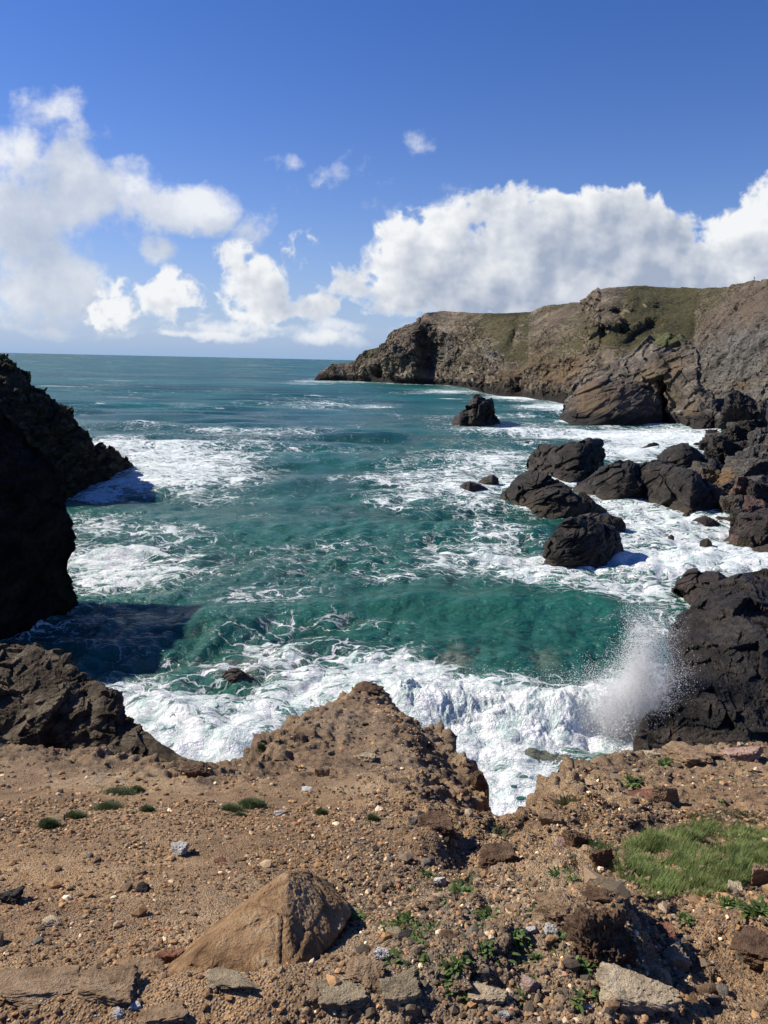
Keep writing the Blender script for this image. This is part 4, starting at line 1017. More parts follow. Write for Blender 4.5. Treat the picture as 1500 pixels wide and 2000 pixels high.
M_ground = ground_material()
az = np.radians(np.linspace(-50, 50, 820)); rad = .9 * (24 / .9) ** np.linspace(0, 1, 760)
GX = (np.sin(az)[:, None] * rad[None, :]); GY = (np.cos(az)[:, None] * rad[None, :])
GZ = np.maximum(ground_z(GX, GY), -3.0)
GP = np.stack([GX, GY, GZ], 2)
gN = grid_normals(GP)
stepness = np.clip((.75 - np.abs(gN[..., 2])) * 2.5, 0, 1)
GP, _ = displace(GP, .16, .8, 260, (1, 1, 1.3), .7, mask=stepness)
gpx, gpy = project(GP.reshape(-1, 3))
grit = np.clip(.15 + .8 * np.exp(-((gpx - 960) / 330) ** 2 - ((gpy - 1870) / 190) ** 2) + .5 * np.clip((1570 - gpy) / 90, 0, 1) + .3 * fbm(GP.reshape(-1, 3)[:, :2] * .9, 3, seed=8) + .5 * np.exp(-((gpx - 760) / 250) ** 2 - ((gpy - 1760) / 40) ** 2), 0, 1)
o = add('ground', mesh_from('ground', GP.reshape(-1, 3), grid_quads(820, 760), M_ground, attrs=dict(grit=grit))); o['kind'] = 'structure'

# ---------------------------------------------------------------- gravel: one mesh, nobody could count it
PAL = np.array([(.035, .033, .034), (.055, .05, .048), (.085, .078, .07), (.12, .105, .09), (.10, .075, .055), (.16, .115, .078), (.20, .145, .095), (.25, .19, .13), (.19, .175, .16), (.30, .28, .25), (.24, .15, .12), (.52, .49, .44)])
WTS = np.array([.10, .13, .14, .12, .12, .12, .09, .06, .06, .03, .03, .012]); WTS /= WTS.sum()
GRAV = [stone_verts(1, 3000 + k, 7, 22, 0, (1, RNG.uniform(.6, .95), RNG.uniform(.4, .8))) for k in range(40)]


def gravel_points(n, smin, smax, ymax, power, dens):
    """random points on the slope, thinned by dens(px, py); returns positions and sizes"""
    y = np.sqrt(RNG.uniform(1.35 ** 2, ymax ** 2, n)); x = RNG.uniform(-.66, .66, n) * y
    s = smin * (smax / smin) ** (RNG.random(n) ** power)
    px, py = project(np.stack([x, y, plane_z(x, y)], 1))
    keep = (RNG.random(n) < dens(px, py, x, y)) & (rim_distance(x, y) > -.05)
    return x[keep], y[keep], s[keep]


def stony(px, py, x, y):
    d = .42 + .55 * np.exp(-((px - 960) / 340) ** 2 - ((py - 1880) / 190) ** 2) + .5 * np.exp(-((px - 740) / 260) ** 2 - ((py - 1760) / 50) ** 2) + .3 * np.exp(-((py - 1580) / 60) ** 2)
    d = d + .75 * fbm(np.stack([x, y], 1) * 1.5, 4, seed=300)
    d = d * (1 - .85 * np.exp(-((px - 1400) / 90) ** 2 - ((py - 1905) / 70) ** 2)) * (1 - .8 * np.exp(-((px - 1350) / 130) ** 4 - ((py - 1680) / 55) ** 4))
    d = d * np.where(px < 700, .50, 1.0)
    return np.clip(d, .03, 1)


gx, gy, gs = [np.concatenate(t) for t in zip(gravel_points(60000, .006, .017, 5.2, 1.4, stony), gravel_points(42000, .010, .030, 15, 1.7, stony), gravel_points(1700, .022, .045, 12, 1.6, stony), gravel_points(500, .04, .08, 12, 1.8, lambda px, py, x, y: np.clip((px - 700) / 500, .02, .6)))]
gz = ground_z(gx, gy); ng = len(gx)
shp = RNG.integers(0, 40, ng); yaw = RNG.uniform(0, 6.283, ng); ti = RNG.uniform(-.35, .35, ng)
B = np.stack(GRAV)[shp]                                          # ng x 42 x 3
cy, sy_ = np.cos(yaw)[:, None], np.sin(yaw)[:, None]; ct, st = np.cos(ti)[:, None], np.sin(ti)[:, None]
bx, by, bz_ = B[..., 0], B[..., 1] * ct - B[..., 2] * st, B[..., 1] * st + B[..., 2] * ct
VV = np.stack([(bx * cy - by * sy_) * gs[:, None] + gx[:, None], (bx * sy_ + by * cy) * gs[:, None] + gy[:, None], bz_ * gs[:, None] + gz[:, None] + .18 * gs[:, None]], 2)
ci = RNG.choice(len(PAL), ng, p=WTS); gc_ = PAL[ci] * RNG.uniform(.75, 1.3, (ng, 1))
leftmask = (gx / gy < -.05)
gc_ = gc_ * np.array([1.55, 1.28, .93]); gc_[leftmask] = gc_[leftmask] * .9 + np.array([.045, .020, .003])
CC = np.repeat(gc_[:, None, :], B.shape[1], 1)
FF = (ICO[1][1][None] + (np.arange(ng) * B.shape[1])[:, None, None]).reshape(-1, 3)
M_gravel, n, b, _o = new_mat('gravel_stone')
Pg = n.new('ShaderNodeNewGeometry').outputs['Position']; nn = n.noise(Pg, 90, 4, .65)
n.put(b.inputs['Base Color'], n.mul(n.attr('tint', 'Color'), n.mix(nn, C3(.55, .55, .55), C3(1.45, 1.42, 1.38)), 1.0)); b.inputs['Roughness'].default_value = .85; b.inputs['Specular IOR Level'].default_value = .3
n.put(b.inputs['Normal'], n.bump(nn, .5, .006))
o = add('gravel', mesh_from('gravel', VV.reshape(-1, 3), FF, M_gravel, smooth=False, colors=dict(tint=CC.reshape(-1, 3)))); o['kind'] = 'stuff'

# ---------------------------------------------------------------- stones and outcrops one can single out
_sm = {}


def stone_mat(kind):
    if kind not in _sm:
        p = {'tan': ((.15, .10, .058), (.28, .19, .115), (.38, .28, .18)), 'pale': ((.25, .19, .12), (.44, .35, .23), (.56, .47, .335)), 'white': ((.36, .34, .31), (.52, .50, .46), (.66, .64, .6)), 'grey': ((.09, .08, .068), (.17, .152, .128), (.26, .235, .20)),
             'dark': ((.02, .018, .017), (.045, .04, .036), (.09, .08, .07)), 'brown': ((.06, .035, .022), (.125, .077, .048), (.20, .135, .088)), 'red': ((.12, .052, .032), (.22, .105, .068), (.31, .17, .12)), 'pink': ((.22, .13, .10), (.36, .24, .19), (.48, .37, .31)),
             'greygreen': ((.15, .118, .075), (.29, .23, .148), (.40, .33, .225))}[kind]
        _sm[kind] = rock_mat(kind + '_stone', *p, scale=20.0, rough=.9, fleck=.35, bump=.8, spec=.2)
    return _sm[kind]


STONES = [  # px, py (centre of base), width, height, stretch in depth, colour, label
 (631, 1517, 24, 30, .8, 'tan', 'upright tan block of stone standing alone on the spur'),
 (547, 1592, 18, 11, .8, 'white', 'bright white stone on the slope right behind the dark green cushion plant'),
 (599, 1546, 17, 7, .8, 'white', 'thin flat white stone lying below the upright tan block'),
 (346, 1668, 30, 24, .8, 'white', 'pale pointed stone standing up from the middle of the smooth brown slope'),
 (718, 1486, 30, 20, .8, 'pale', 'rough pale lump of rock sunk in the crown of the spur'),
 (714, 1417, 13, 8, .8, 'dark', 'dark flat stone near the tip of the spur'),
 (646, 1475, 11, 7, .8, 'dark', 'small dark stone behind the upright tan block'),
 (794, 1582, 15, 16, .8, 'tan', 'small upright yellow-tan stone on the slope between spur and gully'),
 (808, 1612, 20, 20, .8, 'grey', 'grey-pink stone in front of the small upright yellow-tan one'),
 (848, 1614, 58, 20, .7, 'brown', 'broad brown block of hardened soil breaking off at the gully head'),
 (1319, 1894, 38, 42, .9, 'pale', 'rounded pale tan stone perched on bare soil with a long shadow'),
 (955, 1956, 60, 24, .6, 'pale', 'large flat pale slab with squared sides lying in the gravel'),
 (782, 1960, 72, 30, .6, 'greygreen', 'grey-green fractured slab beside the shadow of the wedge boulder'),
 (1236, 1962, 110, 36, .7, 'pale', 'big lumpy cream rock at the foot of the dark scarp'),
 (1186, 1740, 36, 16, .8, 'greygreen', 'flat-topped grey-green stone above the leaning wedge of stone'),
 (1176, 1766, 48, 22, .6, 'brown', 'leaning brown wedge of stone with a dark undercut'),
 (1128, 1652, 38, 30, .9, 'brown', 'round brown clod at the near edge of the turf'),
 (1170, 1688, 30, 34, .9, 'brown', 'reddish clod standing in the edge of the grass patch'),
 (1100, 1650, 26, 16, .8, 'pink', 'pinkish lump next to the round brown clod'),
 (1302, 1562, 40, 40, .5, 'tan', 'tilted tan slab set in the bank behind the grass'),
 (1262, 1562, 52, 10, .7, 'red', 'reddish rock face showing through the bank behind the grass'),
 (1455, 1484, 52, 24, .8, 'pink', 'large cream and pink rock on the rim above the black rock face'),
 (1352, 1488, 84, 20, .8, 'tan', 'long tan whaleback rock on the rim'),
 (1384, 1482, 28, 13, .8, 'brown', 'small dark brown lump lying on the long whaleback rock'),
 (1278, 1478, 22, 10, .8, 'pale', 'small pale rounded stone where the rim meets the dark ledge'),
 (1085, 1612, 40, 30, .5, 'tan', 'sloping tan slab on the far side of the gully'),
 (972, 1686, 66, 28, .9, 'brown', 'big crumbly brown clod below the gully'),
 (1077, 1826, 24, 20, .8, 'white', 'blue-white stone beside the leafy plant on the mound'),
 (1037, 1822, 18, 12, .8, 'white', 'small white stone, seaward of the blue-white one'),
 (859, 1729, 20, 14, .8, 'white', 'white stone among the low plants in front of the gully'),
 (1147, 1970, 30, 9, .7, 'white', 'long thin white stone near the cream rock'),
 (985, 1988, 18, 15, .8, 'white', 'white chip standing on edge below the large flat slab'),
 (1267, 1976, 22, 12, .8, 'pink', 'pink stone under the big lumpy cream rock'),
 (667, 1962, 80, 26, .8, 'greygreen', 'rounded grey-tan boulder below the wedge boulder'),
 (712, 1918, 70, 30, .8, 'tan', 'blocky tan rock in the shadow end of the wedge boulder'),
 (432, 1924, 64, 12, .6, 'greygreen', 'flat grey-tan slab lying in rubble under the wedge boulder'),
 (556, 1856, 84, 14, .6, 'greygreen', 'flat grey ledge stone against the side of the wedge boulder'),
 (300, 1996, 70, 16, .8, 'tan', 'ochre rock nose poking up at the bottom of the photo'),
 (329, 1880, 38, 22, .8, 'red', 'flat red-brown stone at the low end of the wedge boulder'),
 (75, 1945, 130, 20, .6, 'tan', 'wide pale ledge of rock in the bottom corner'),
 (212, 1944, 95, 28, .6, 'tan', 'cracked yellow-tan ledge with a layered top'),
 (270, 1906, 80, 14, .6, 'tan', 'thin tan ridge of rock climbing to the wedge boulder'),
 (229, 1984, 19, 13, .8, 'white', 'white pebble in front of the cracked ledge'),
 (260, 1969, 17, 9, .8, 'white', 'pale blue-grey pebble beside the white one'),
 (745, 1874, 26, 20, .8, 'white', 'white stone just past the shadow of the wedge boulder'),
 (1492, 1722, 34, 44, .8, 'tan', 'tan boulder in the grass by the photo edge'),
 (1484, 1872, 66, 26, .8, 'brown', 'smooth brown boulder across the bare soil hollow'),
 (1492, 1990, 32, 28, .8, 'tan', 'tan stone in the corner of the bare hollow'),
 (1457, 1874, 22, 22, .8, 'grey', 'grey stone leaning beside the smooth brown boulder'),
 (1300, 1826, 36, 18, .8, 'red', 'orange flat stone at the top of the bare soil hollow'),
 (16, 1762, 38, 20, .8, 'dark', 'dark stone at the edge of the smooth brown slope'),
 (277, 1742, 24, 18, .8, 'dark', 'sharp dark stone lying on the smooth brown slope'),
 (385, 1513, 44, 26, .8, 'brown', 'brown hump of rock on the rim between knoll and spur'),
 (836, 1398, 34, 30, .9, 'brown', 'rounded brown knob on the shaded shoulder of the spur'),
 (712, 1352, 46, 18, .8, 'brown', 'jagged brown rocks making the tip of the spur'),
 (934, 1535, 30, 34, .8, 'brown', 'pointed brown rock jutting out over the gully'),
 (910, 1502, 22, 22, .8, 'brown', 'brown block in the shaded wall of the spur'),
 (105, 1608, 36, 14, .8, 'tan', 'flat yellowish stone by the green cushions'),
 (95, 1808, 34, 12, .7, 'pale', 'thin yellowish slab flush with the smooth brown slope'),
 (430, 1685, 18, 11, .8, 'red', 'reddish pebble beside the pale pointed stone'),
 (610, 1955, 40, 24, .8, 'tan', 'small tan stone in the rubble below the wedge boulder'),
 (1040, 1935, 34, 26, .6, 'pink', 'pinkish-brown splintered stone standing beside the flat slab'),
 (895, 1940, 34, 18, .7, 'tan', 'ochre stone between the two slabs'),
 (1440, 1745, 26, 14, .8, 'pale', 'pale stone at the lower edge of the grass patch')]
GPS = on_ground([s[0] for s in STONES], [s[1] for s in STONES])
for k, (sx_, sy2, wp, hp, dep, kind, lab) in enumerate(STONES):
    P = GPS[k]; sc = np.linalg.norm(P - CAM) / F
    a, h = wp * .54 * sc, hp * .52 * sc
    V = stone_verts(5, 1200 + k, 6, 34, .15, (a, a * dep, h), RNG.uniform(-.35, .35), RNG.uniform(-.15, .15))
    o = add('stone', mesh_from('stone', V, ICO[5][1], stone_mat(kind), smooth=False))
    o.location = (P[0], P[1] + a * dep * .5, P[2] + h * .12)
    tag(o, lab, 'rock' if wp > 40 else 'stone', 'rocks and stones lying on the foreground slope')

# middling stones that nothing tells apart
proto = {}
xs, ys, ss = gravel_points(420, .024, .044, 7, 1.7, lambda px, py, x, y: np.clip(.06 + .9 * np.exp(-((px - 980) / 380) ** 2 - ((py - 1850) / 170) ** 2), 0, 1))
zs = ground_z(xs, ys)
for k in range(min(len(xs), 150)):
    kind = ['grey', 'dark', 'brown', 'tan', 'pale', 'greygreen'][int(RNG.choice(6, p=[.3, .16, .2, .16, .08, .1]))]
    key = (kind, k % 4)
    if key not in proto:
        o = add('stone', mesh_from('stone', stone_verts(3, 1500 + k, 7, 22, .04, (1, .75, .6)), ICO[3][1], stone_mat(kind))); proto[key] = o
    else:
        o = proto[key].copy(); col.objects.link(o)
    s = float(ss[k]); o.scale = (s, s, s); o.rotation_euler = (0, 0, RNG.uniform(0, 6.28)); o.location = (xs[k], ys[k], zs[k] + .2 * s)
    word = {'greygreen': 'grey-green'}.get(kind, kind)
    tag(o, 'hand-sized ' + word + ' stone lying loose in the gravel of the slope', 'stone', 'loose ' + word + ' stones in the gravel')

# the big wedge-shaped boulder
HULL_PX = [(290, 1922, 0, -.03), (420, 1880, 0, -.05), (580, 1902, 0, -.05), (684, 1852, .24, -.05), (640, 1760, .25, -.1), (450, 1790, .10, -.05)]
g0 = on_ground([p[0] for p in HULL_PX], [p[1] for p in HULL_PX])
pts = [g + np.array([0, h[2], h[3]]) for g, h in zip(g0, HULL_PX)]
for px_, py_, Yd in [(545, 1708, 2.58), (566, 1698, 2.58), (606, 1704, 2.76), (642, 1757, 2.98), (668, 1815, 2.92), (558, 1752, 2.42), (570, 1830, 2.25), (455, 1785, 2.58), (322, 1886, 2.42), (400, 1822, 2.52)]:
    pts.append(at(px_, py_, Yd))
pts = np.array(pts); bc = pts.mean(0) - np.array([0, 0, .02])
bm = bmesh.new(); [bm.verts.new(p) for p in (pts - bc)]
r = bmesh.ops.convex_hull(bm, input=bm.verts); bm.normal_update()
pl = [(np.array(f.normal), float(np.array(f.normal) @ np.array(f.verts[0].co))) for f in bm.faces]; bm.free()
pl = [(nn_, dd) if dd > 0 else (-nn_, -dd) for nn_, dd in pl]
D, BF = ico(7); NN = np.array([p[0] for p in pl]); HH = np.maximum(np.array([p[1] for p in pl]), .02)
inv = ((np.maximum(D @ NN.T, 0) / HH) ** 60).sum(1) ** (1 / 60)
V = D / inv[:, None]
V = V * (1 + .026 * fbm(V * 5, 5, gain=.52, seed=400) + .032 * facets(V * np.array([3.6, 3.6, 7.]), 402)[0] - .02 * np.exp(-(facets(V * np.array([3.6, 3.6, 7.]), 402)[1] / .05) ** 2) + .014 * facets(V * np.array([11, 11, 20.]), 403)[0])[:, None]
V = V + D * (.0022 * fbm(V * 40, 3, seed=405, ridged=True))[:, None]
M_boulder = rock_mat('tan_boulder_rock', (.14, .080, .040), (.31, .19, .098), (.45, .32, .19), scale=9.0, rough=.9, fleck=.4, bump=.8, strat=(1.2, 1, 2.2), spec=.2)
o = add('boulder', mesh_from('boulder', V, BF, M_boulder, smooth=False)); o.location = bc.tolist()
tag(o, 'big tan wedge-shaped boulder half sunk in the slope, one side in black shade', 'boulder')

# the ragged scarp in the mound
for (cx, cy, wp, hp, lab, kd) in [(1192, 1850, 92, 110, 'ragged upright brown outcrop with a black shaded flank in the gravel mound', 'brown'), (1130, 1806, 110, 60, 'cracked tan outcrop topping the gravel mound', 'tan')]:
    P = on_ground(cx, cy + hp * .35)[0]; sc = np.linalg.norm(P - CAM) / F
    V = stone_verts(6, 1700 + cx, 9, 16, .22, (wp * .50 * sc, wp * .50 * sc, hp * .52 * sc), .4, .1)
    V = V + .03 * (facets(V * np.array([9, 9, 16.]), 1703)[0] * .5)[:, None] * V / np.linalg.norm(V, axis=1, keepdims=True)
    o = add('rock_outcrop', mesh_from('rock_outcrop', V, ICO[6][1], stone_mat(kd), smooth=False)); o.location = (P[0], P[1] + wp * .3 * sc, P[2] + hp * .02 * sc)
    tag(o, lab, 'rock')

# the shaded knoll on the cliff edge
KN = [(-260, 1262, -260, 1500, 1.6), (-120, 1268, -120, 1500, 1.6), (0, 1271, 0, 1494, 1.6), (60, 1271, 60, 1490, 1.6), (108, 1282, 112, 1488, 1.5), (140, 1300, 142, 1486, 1.4), (160, 1318, 160, 1486, 1.3), (168, 1338, 170, 1486, 1.15), (205, 1352, 204, 1488, 1.0), (226, 1376, 226, 1492, .85), (240, 1402, 240, 1494, .7),
      (268, 1420, 266, 1496, .6), (300, 1444, 298, 1500, .45), (345, 1468, 342, 1502, .3), (392, 1494, 390, 1506, .1), (402, 1502, 401, 1508, .05)]
o, _ = profile_rock('rock_knoll', KN, 380, 260, .13, .70, M_knoll, 600, line=.10, facet=.8, back=1.0, water=False, Yfoot=[(-260, 9.6), (0, 9.3), (170, 9.0), (300, 8.6), (402, 8.2)])
tag(o, 'dark shaded knoll of gritty rock with a sunlit flat top on the cliff edge', 'rock knoll')

# ---------------------------------------------------------------- grass and plants
def blade_mesh(P, H, Wd, lean, seg=3, curl=.5):
    """many thin bent blades as one set of quads"""
    n_ = len(P); th = RNG.uniform(0, 6.283, n_); ln = lean * RNG.uniform(.4, 1.3, n_)
    dx, dy = np.cos(th), np.sin(th); sxv, syv = -dy, dx
    rows = []
    for k in range(seg + 1):
        t = k / seg; wdt = Wd * (1 - t * .92) * .5
        off = ln * H * t ** (1 + curl); hz = H * t * (1 - .25 * ln * t)
        c = P + np.stack([dx * off, dy * off, hz], 1)
        s = np.stack([sxv * wdt, syv * wdt, np.zeros(n_)], 1)
        rows += [c - s, c + s]
    V = np.stack(rows, 1); m_ = 2 * (seg + 1)
    q = np.array([[2 * k, 2 * k + 1, 2 * k + 3, 2 * k + 2] for k in range(seg)])
    Fq = (q[None] + (np.arange(n_) * m_)[:, None, None]).reshape(-1, 4)
    return V.reshape(-1, 3), Fq, m_


def leaf_mat(name, lo, hi, sub=.35):
    m, n, b, out = new_mat(name)
    c = n.mul(n.attr('tint', 'Color'), C3(1, 1, 1))
    n.put(b.inputs['Base Color'], c); b.inputs['Roughness'].default_value = .6; b.inputs['Specular IOR Level'].default_value = .3
    tr = n.new('ShaderNodeBsdfTranslucent'); n.put(tr.inputs[0], c)
    mx = n.new('ShaderNodeMixShader'); mx.inputs[0].default_value = sub; n.put(mx.inputs[1], b.outputs[0]); n.put(mx.inputs[2], tr.outputs[0]); n.put(out.inputs[0], mx.outputs[0])
    return m


M_leaf = leaf_mat('green_leaf', None, None)


def in_poly(px, py, poly):
    ins = np.zeros(px.shape, bool); n_ = len(poly)
    for i in range(n_):
        (ax, ay), (bx2, by2) = poly[i], poly[(i + 1) % n_]
        ins ^= ((ay > py) != (by2 > py)) & (px < (bx2 - ax) * (py - ay) / ((by2 - ay) or 1e-9) + ax)
    return ins


def grass(name, poly, count, H, base, tip):
    poly = np.array(poly, float)
    gpx_, gpy_ = RNG.uniform(poly[:, 0].min(), poly[:, 0].max(), count * 3), RNG.uniform(poly[:, 1].min(), poly[:, 1].max(), count * 3)
    wob = 9 * fbm(np.stack([gpx_, gpy_], 1) * .03, 3, seed=700)
    k = in_poly(gpx_ + wob, gpy_ + wob * .6, [tuple(p) for p in poly]); gpx_, gpy_ = gpx_[k][:count], gpy_[k][:count]
    P = on_ground(gpx_, gpy_); P[:, 2] -= .004
    P[:, 0] += RNG.normal(0, .01, len(P))
    clump = fbm(P[:, :2] * 5, 3, seed=710)
    keep = RNG.random(len(P)) < np.clip(.80 + 1.0 * clump + .5 * fbm(P[:, :2] * 2, 2, seed=712), .04, 1); P = P[keep]; clump = clump[keep]
    hs = H * RNG.uniform(.5, 1.2, len(P)) * np.clip(1 + .5 * clump, .5, 1.6)
    V, Fq, m_ = blade_mesh(P, hs, .0035, .55)
    tt = np.clip(.5 + .5 * fbm(P[:, :2] * 2.2, 3, seed=720) + RNG.normal(0, .18, len(P)), 0, 1)[:, None]
    c = np.array(base) * (1 - tt) + np.array(tip) * tt
    dry = RNG.random(len(P)) < .08; c[dry] = (.22, .17, .08)
    o = add(name, mesh_from(name, V, Fq, M_leaf, colors=dict(tint=np.repeat(c[:, None], m_, 1).reshape(-1, 3)))); o['kind'] = 'stuff'
    return o


PATCH = [(1196, 1700), (1204, 1672), (1222, 1648), (1262, 1628), (1320, 1612), (1400, 1608), (1470, 1622), (1530, 1640), (1530, 1690), (1492, 1705), (1455, 1728), (1420, 1745), (1372, 1752), (1320, 1748), (1284, 1762), (1260, 1752), (1236, 1726), (1212, 1716)]
o = grass('grass', PATCH, 40000, .052, (.085, .135, .035), (.28, .35, .11)); tag(o, 'thick patch of blue-green grass on the bank', 'grass')
o = grass('grass', [(1330, 1592), (1400, 1580), (1470, 1588), (1500, 1604), (1440, 1614), (1370, 1610)], 5000, .028, (.045, .055, .015), (.12, .11, .04)); tag(o, 'low olive-brown mat of turf above the green grass patch', 'turf')
o = grass('grass', [(1105, 1668), (1140, 1655), (1170, 1648), (1200, 1650), (1200, 1668), (1160, 1682), (1125, 1688)], 2600, .04, (.035, .075, .018), (.10, .15, .04)); tag(o, 'thin tongue of grass beside the reddish clod', 'grass')


def plant_mesh(nl, R, Hh, lw, base, tip, seed):
    r = np.random.default_rng(seed); Vs, Fs, Cs = [], [], []
    for k in range(nl):
        th = r.uniform(0, 6.283); el = r.uniform(.25, 1.35); L = R * r.uniform(.6, 1.15); ox, oy = r.normal(0, R * .28, 2)
        d = np.array([math.cos(th) * math.cos(el), math.sin(th) * math.cos(el), math.sin(el) * Hh / R]); s = np.array([-math.sin(th), math.cos(th), 0])
        b0 = len(Vs) * 8; c0 = np.array([ox, oy, 0])
        prof = [(.0, .25), (.35, .9), (.7, 1.0), (1.0, .15)]
        vs = []
        for t, wd in prof:
            c = c0 + d * L * t + np.array([0, 0, -.28 * L * t * t]); vs += [c - s * lw * wd * .5, c + s * lw * wd * .5 + np.array([0, 0, .15 * lw])]
        Vs.append(vs); Fs += [[b0 + 2 * i, b0 + 2 * i + 1, b0 + 2 * i + 3, b0 + 2 * i + 2] for i in range(3)]
        t = r.random(); Cs.append(np.repeat((np.array(base) * (1 - t) + np.array(tip) * t)[None], 8, 0))
    return np.array(Vs).reshape(-1, 3), np.array(Fs), np.concatenate(Cs)


LEAFY = [(1130, 1828, 60, 'bushy bright green plant growing on top of the gravel mound'), (945, 1852, 36, 'small leafy plant seaward of the flat pale slab'), (1132, 1890, 46, 'leafy green plant on the near side of the gravel mound'), (885, 1890, 42, 'spreading green plant above the two slabs'), (880, 1938, 30, 'small green sprig beside the ochre stone'), (912, 1940, 26, 'small green sprig touching the flat pale slab'),
         (1424, 1770, 50, 'broad-leaved green rosette below the grass patch'), (1480, 1780, 60, 'loose leafy clump by the photo edge under the tan boulder'), (790, 1806, 56, 'low sprawling plant beside the shadow of the wedge boulder'), (690, 1796, 44, 'grey-green plant just past the dark flank of the wedge boulder'), (955, 1800, 70, 'wide low weed patch with pale leaves in the gravel'), (1010, 1828, 36, 'upright leafy sprig next to the small white stone'),
         (900, 1745, 60, 'dark weedy clump in front of the gully head'), (830, 1712, 40, 'small weed beside the white stone'), (1090, 1712, 40, 'yellow-green weed below the gully clods'), (965, 1632, 60, 'grey-brown bushy plant at the gully head'), (1050, 1920, 40, 'green tuft by the splintered stone'), (1340, 1800, 30, 'small seedling on the lip of the bare hollow'),
         (1240, 1530, 46, 'green plant on the bank above the reddish rock'), (1300, 1500, 50, 'low green mat along the rim beside the whaleback rock'), (1110, 1575, 60, 'brownish heath tuft on the far wall of the gully'), (1465, 1820, 30, 'seedling beside the smooth brown boulder')]
LP = on_ground([l[0] for l in LEAFY], [l[1] for l in LEAFY])
for k, (lx, ly, wp, lab) in enumerate(LEAFY):
    sc = np.linalg.norm(LP[k] - CAM) / F; R = wp * .5 * sc
    brown = 'brown' in lab
    V, Fq, c = plant_mesh(int(26 + wp * .9), R, R * .75, max(.010, R * .16), (.06, .07, .02) if brown else (.045, .085, .018), (.12, .09, .04) if brown else (.14, .20, .055), 800 + k)
    o = add('plant', mesh_from('plant', V, Fq, M_leaf, colors=dict(tint=c))); o.location = LP[k].tolist(); tag(o, lab, 'plant', 'plants growing in the gravel')
# scattered seedlings nobody could tell apart
sp = on_ground(RNG.uniform(760, 1180, 34), RNG.uniform(1700, 1960, 34)); sp = np.concatenate([sp, on_ground(RNG.uniform(1100, 1480, 12), RNG.uniform(1490, 1600, 12))])
pm = None
for k, P in enumerate(sp):
    if k % 6 == 0 or pm is None:
        V, Fq, c = plant_mesh(16, .045, .035, .010, (.045, .08, .02), (.13, .18, .05), 870 + k)
        o = pm = add('seedling', mesh_from('seedling', V, Fq, M_leaf, colors=dict(tint=c)))
    else: o = pm.copy(); col.objects.link(o)
    o.rotation_euler = (0, 0, RNG.uniform(0, 6.28)); o.location = P.tolist()
    tag(o, 'tiny green seedling among the gravel of the slope', 'plant', 'seedlings in the gravel')

CUSH = [(492, 1578, 56, 26, 'largest dark green cushion of thrift, alone on the brown slope'), (452, 1584, 40, 16, 'thin green tuft trailing from the largest cushion'), (470, 1594, 16, 9, 'tiny cushion in front of the largest one'), (95, 1616, 34, 24, 'rounded dark cushion beside the flat yellowish stone'), (145, 1596, 34, 14, 'flat grey-green cushion between the dark ones'), (212, 1580, 48, 16, 'low grey-green cushion in the middle of the row'),
        (288, 1584, 24, 12, 'small dark cushion seaward of the row'), (232, 1552, 60, 12, 'long thin mat of green below the shaded knoll'), (268, 1546, 26, 16, 'dark tuft at the seaward end of the row'), (628, 1590, 22, 14, 'dark tuft in a hollow beside the white stone'), (728, 1602, 22, 12, 'little dark tuft on the slope before the gully'), (510, 1466, 16, 26, 'dark green clump hanging on the sunlit edge of the spur'), (826, 1405, 30, 22, 'green-black clump under the rounded brown knob')]
CP = on_ground([c[0] for c in CUSH], [c[1] for c in CUSH])
for k, (cx, cy2, wp, hp, lab) in enumerate(CUSH):
    sc = np.linalg.norm(CP[k] - CAM) / F; a, h = wp * .5 * sc, hp * .45 * sc
    r = np.random.default_rng(950 + k); nb_ = int(500 + wp * 40)
    u = np.abs(r.normal(0, .55, nb_)); th = r.uniform(0, 6.283, nb_)
    bl = np.stack([np.cos(th) * u * a, np.sin(th) * u * a * .7, h * np.sqrt(np.maximum(1 - u * u, 0)) * .8 - .01], 1)
    V, Fq, m_ = blade_mesh(bl, np.full(nb_, .022 + h * .25), .005, .7)
    t = r.random((nb_, 1)); c = np.array((.05, .075, .028)) * (1 - t) + np.array((.17, .20, .08)) * t
    o = add('cushion_plant', mesh_from('cushion_plant', V, Fq, M_leaf, colors=dict(tint=np.repeat(c[:, None], m_, 1).reshape(-1, 3)))); o.location = CP[k].tolist()
    tag(o, lab, 'plant', 'cushion plants on the brown slope')

# ---------------------------------------------------------------- spray thrown up by the breaker
M_spray, n, b, _o = new_mat('white_spray'); b.inputs['Base Color'].default_value = (.97, .97, .97, 1); b.inputs['Roughness'].default_value = .9
tr = n.new('ShaderNodeBsdfTranslucent'); tr.inputs[0].default_value = (.97, .97, .97, 1)
mx = n.new('ShaderNodeMixShader'); mx.inputs[0].default_value = .6; n.put(mx.inputs[1], b.outputs[0]); n.put(mx.inputs[2], tr.outputs[0])
tp_ = n.new('ShaderNodeBsdfTransparent'); m2 = n.new('ShaderNodeMixShader'); m2.inputs[0].default_value = .42; n.put(m2.inputs[1], mx.outputs[0]); n.put(m2.inputs[2], tp_.outputs[0]); n.put(_o.inputs[0], m2.outputs[0])
TET = np.array([(1, 1, 1), (1, -1, -1), (-1, 1, -1), (-1, -1, 1)], float) / 1.73; TF = np.array([(0, 1, 2), (0, 3, 1), (0, 2, 3), (1, 3, 2)])


def spray(name, P, s, lab):
    n_ = len(P); Rm = RNG.normal(size=(n_, 3, 3)); Rm, _ = np.linalg.qr(Rm)
    V = np.einsum('nij,kj->nki', Rm, TET) * s[:, None, None] + P[:, None]
    Fq = (TF[None] + (np.arange(n_) * 4)[:, None, None]).reshape(-1, 3)
    o = add(name, mesh_from(name, V.reshape(-1, 3), Fq, M_spray)); o['kind'] = 'stuff'; tag(o, lab, 'spray')


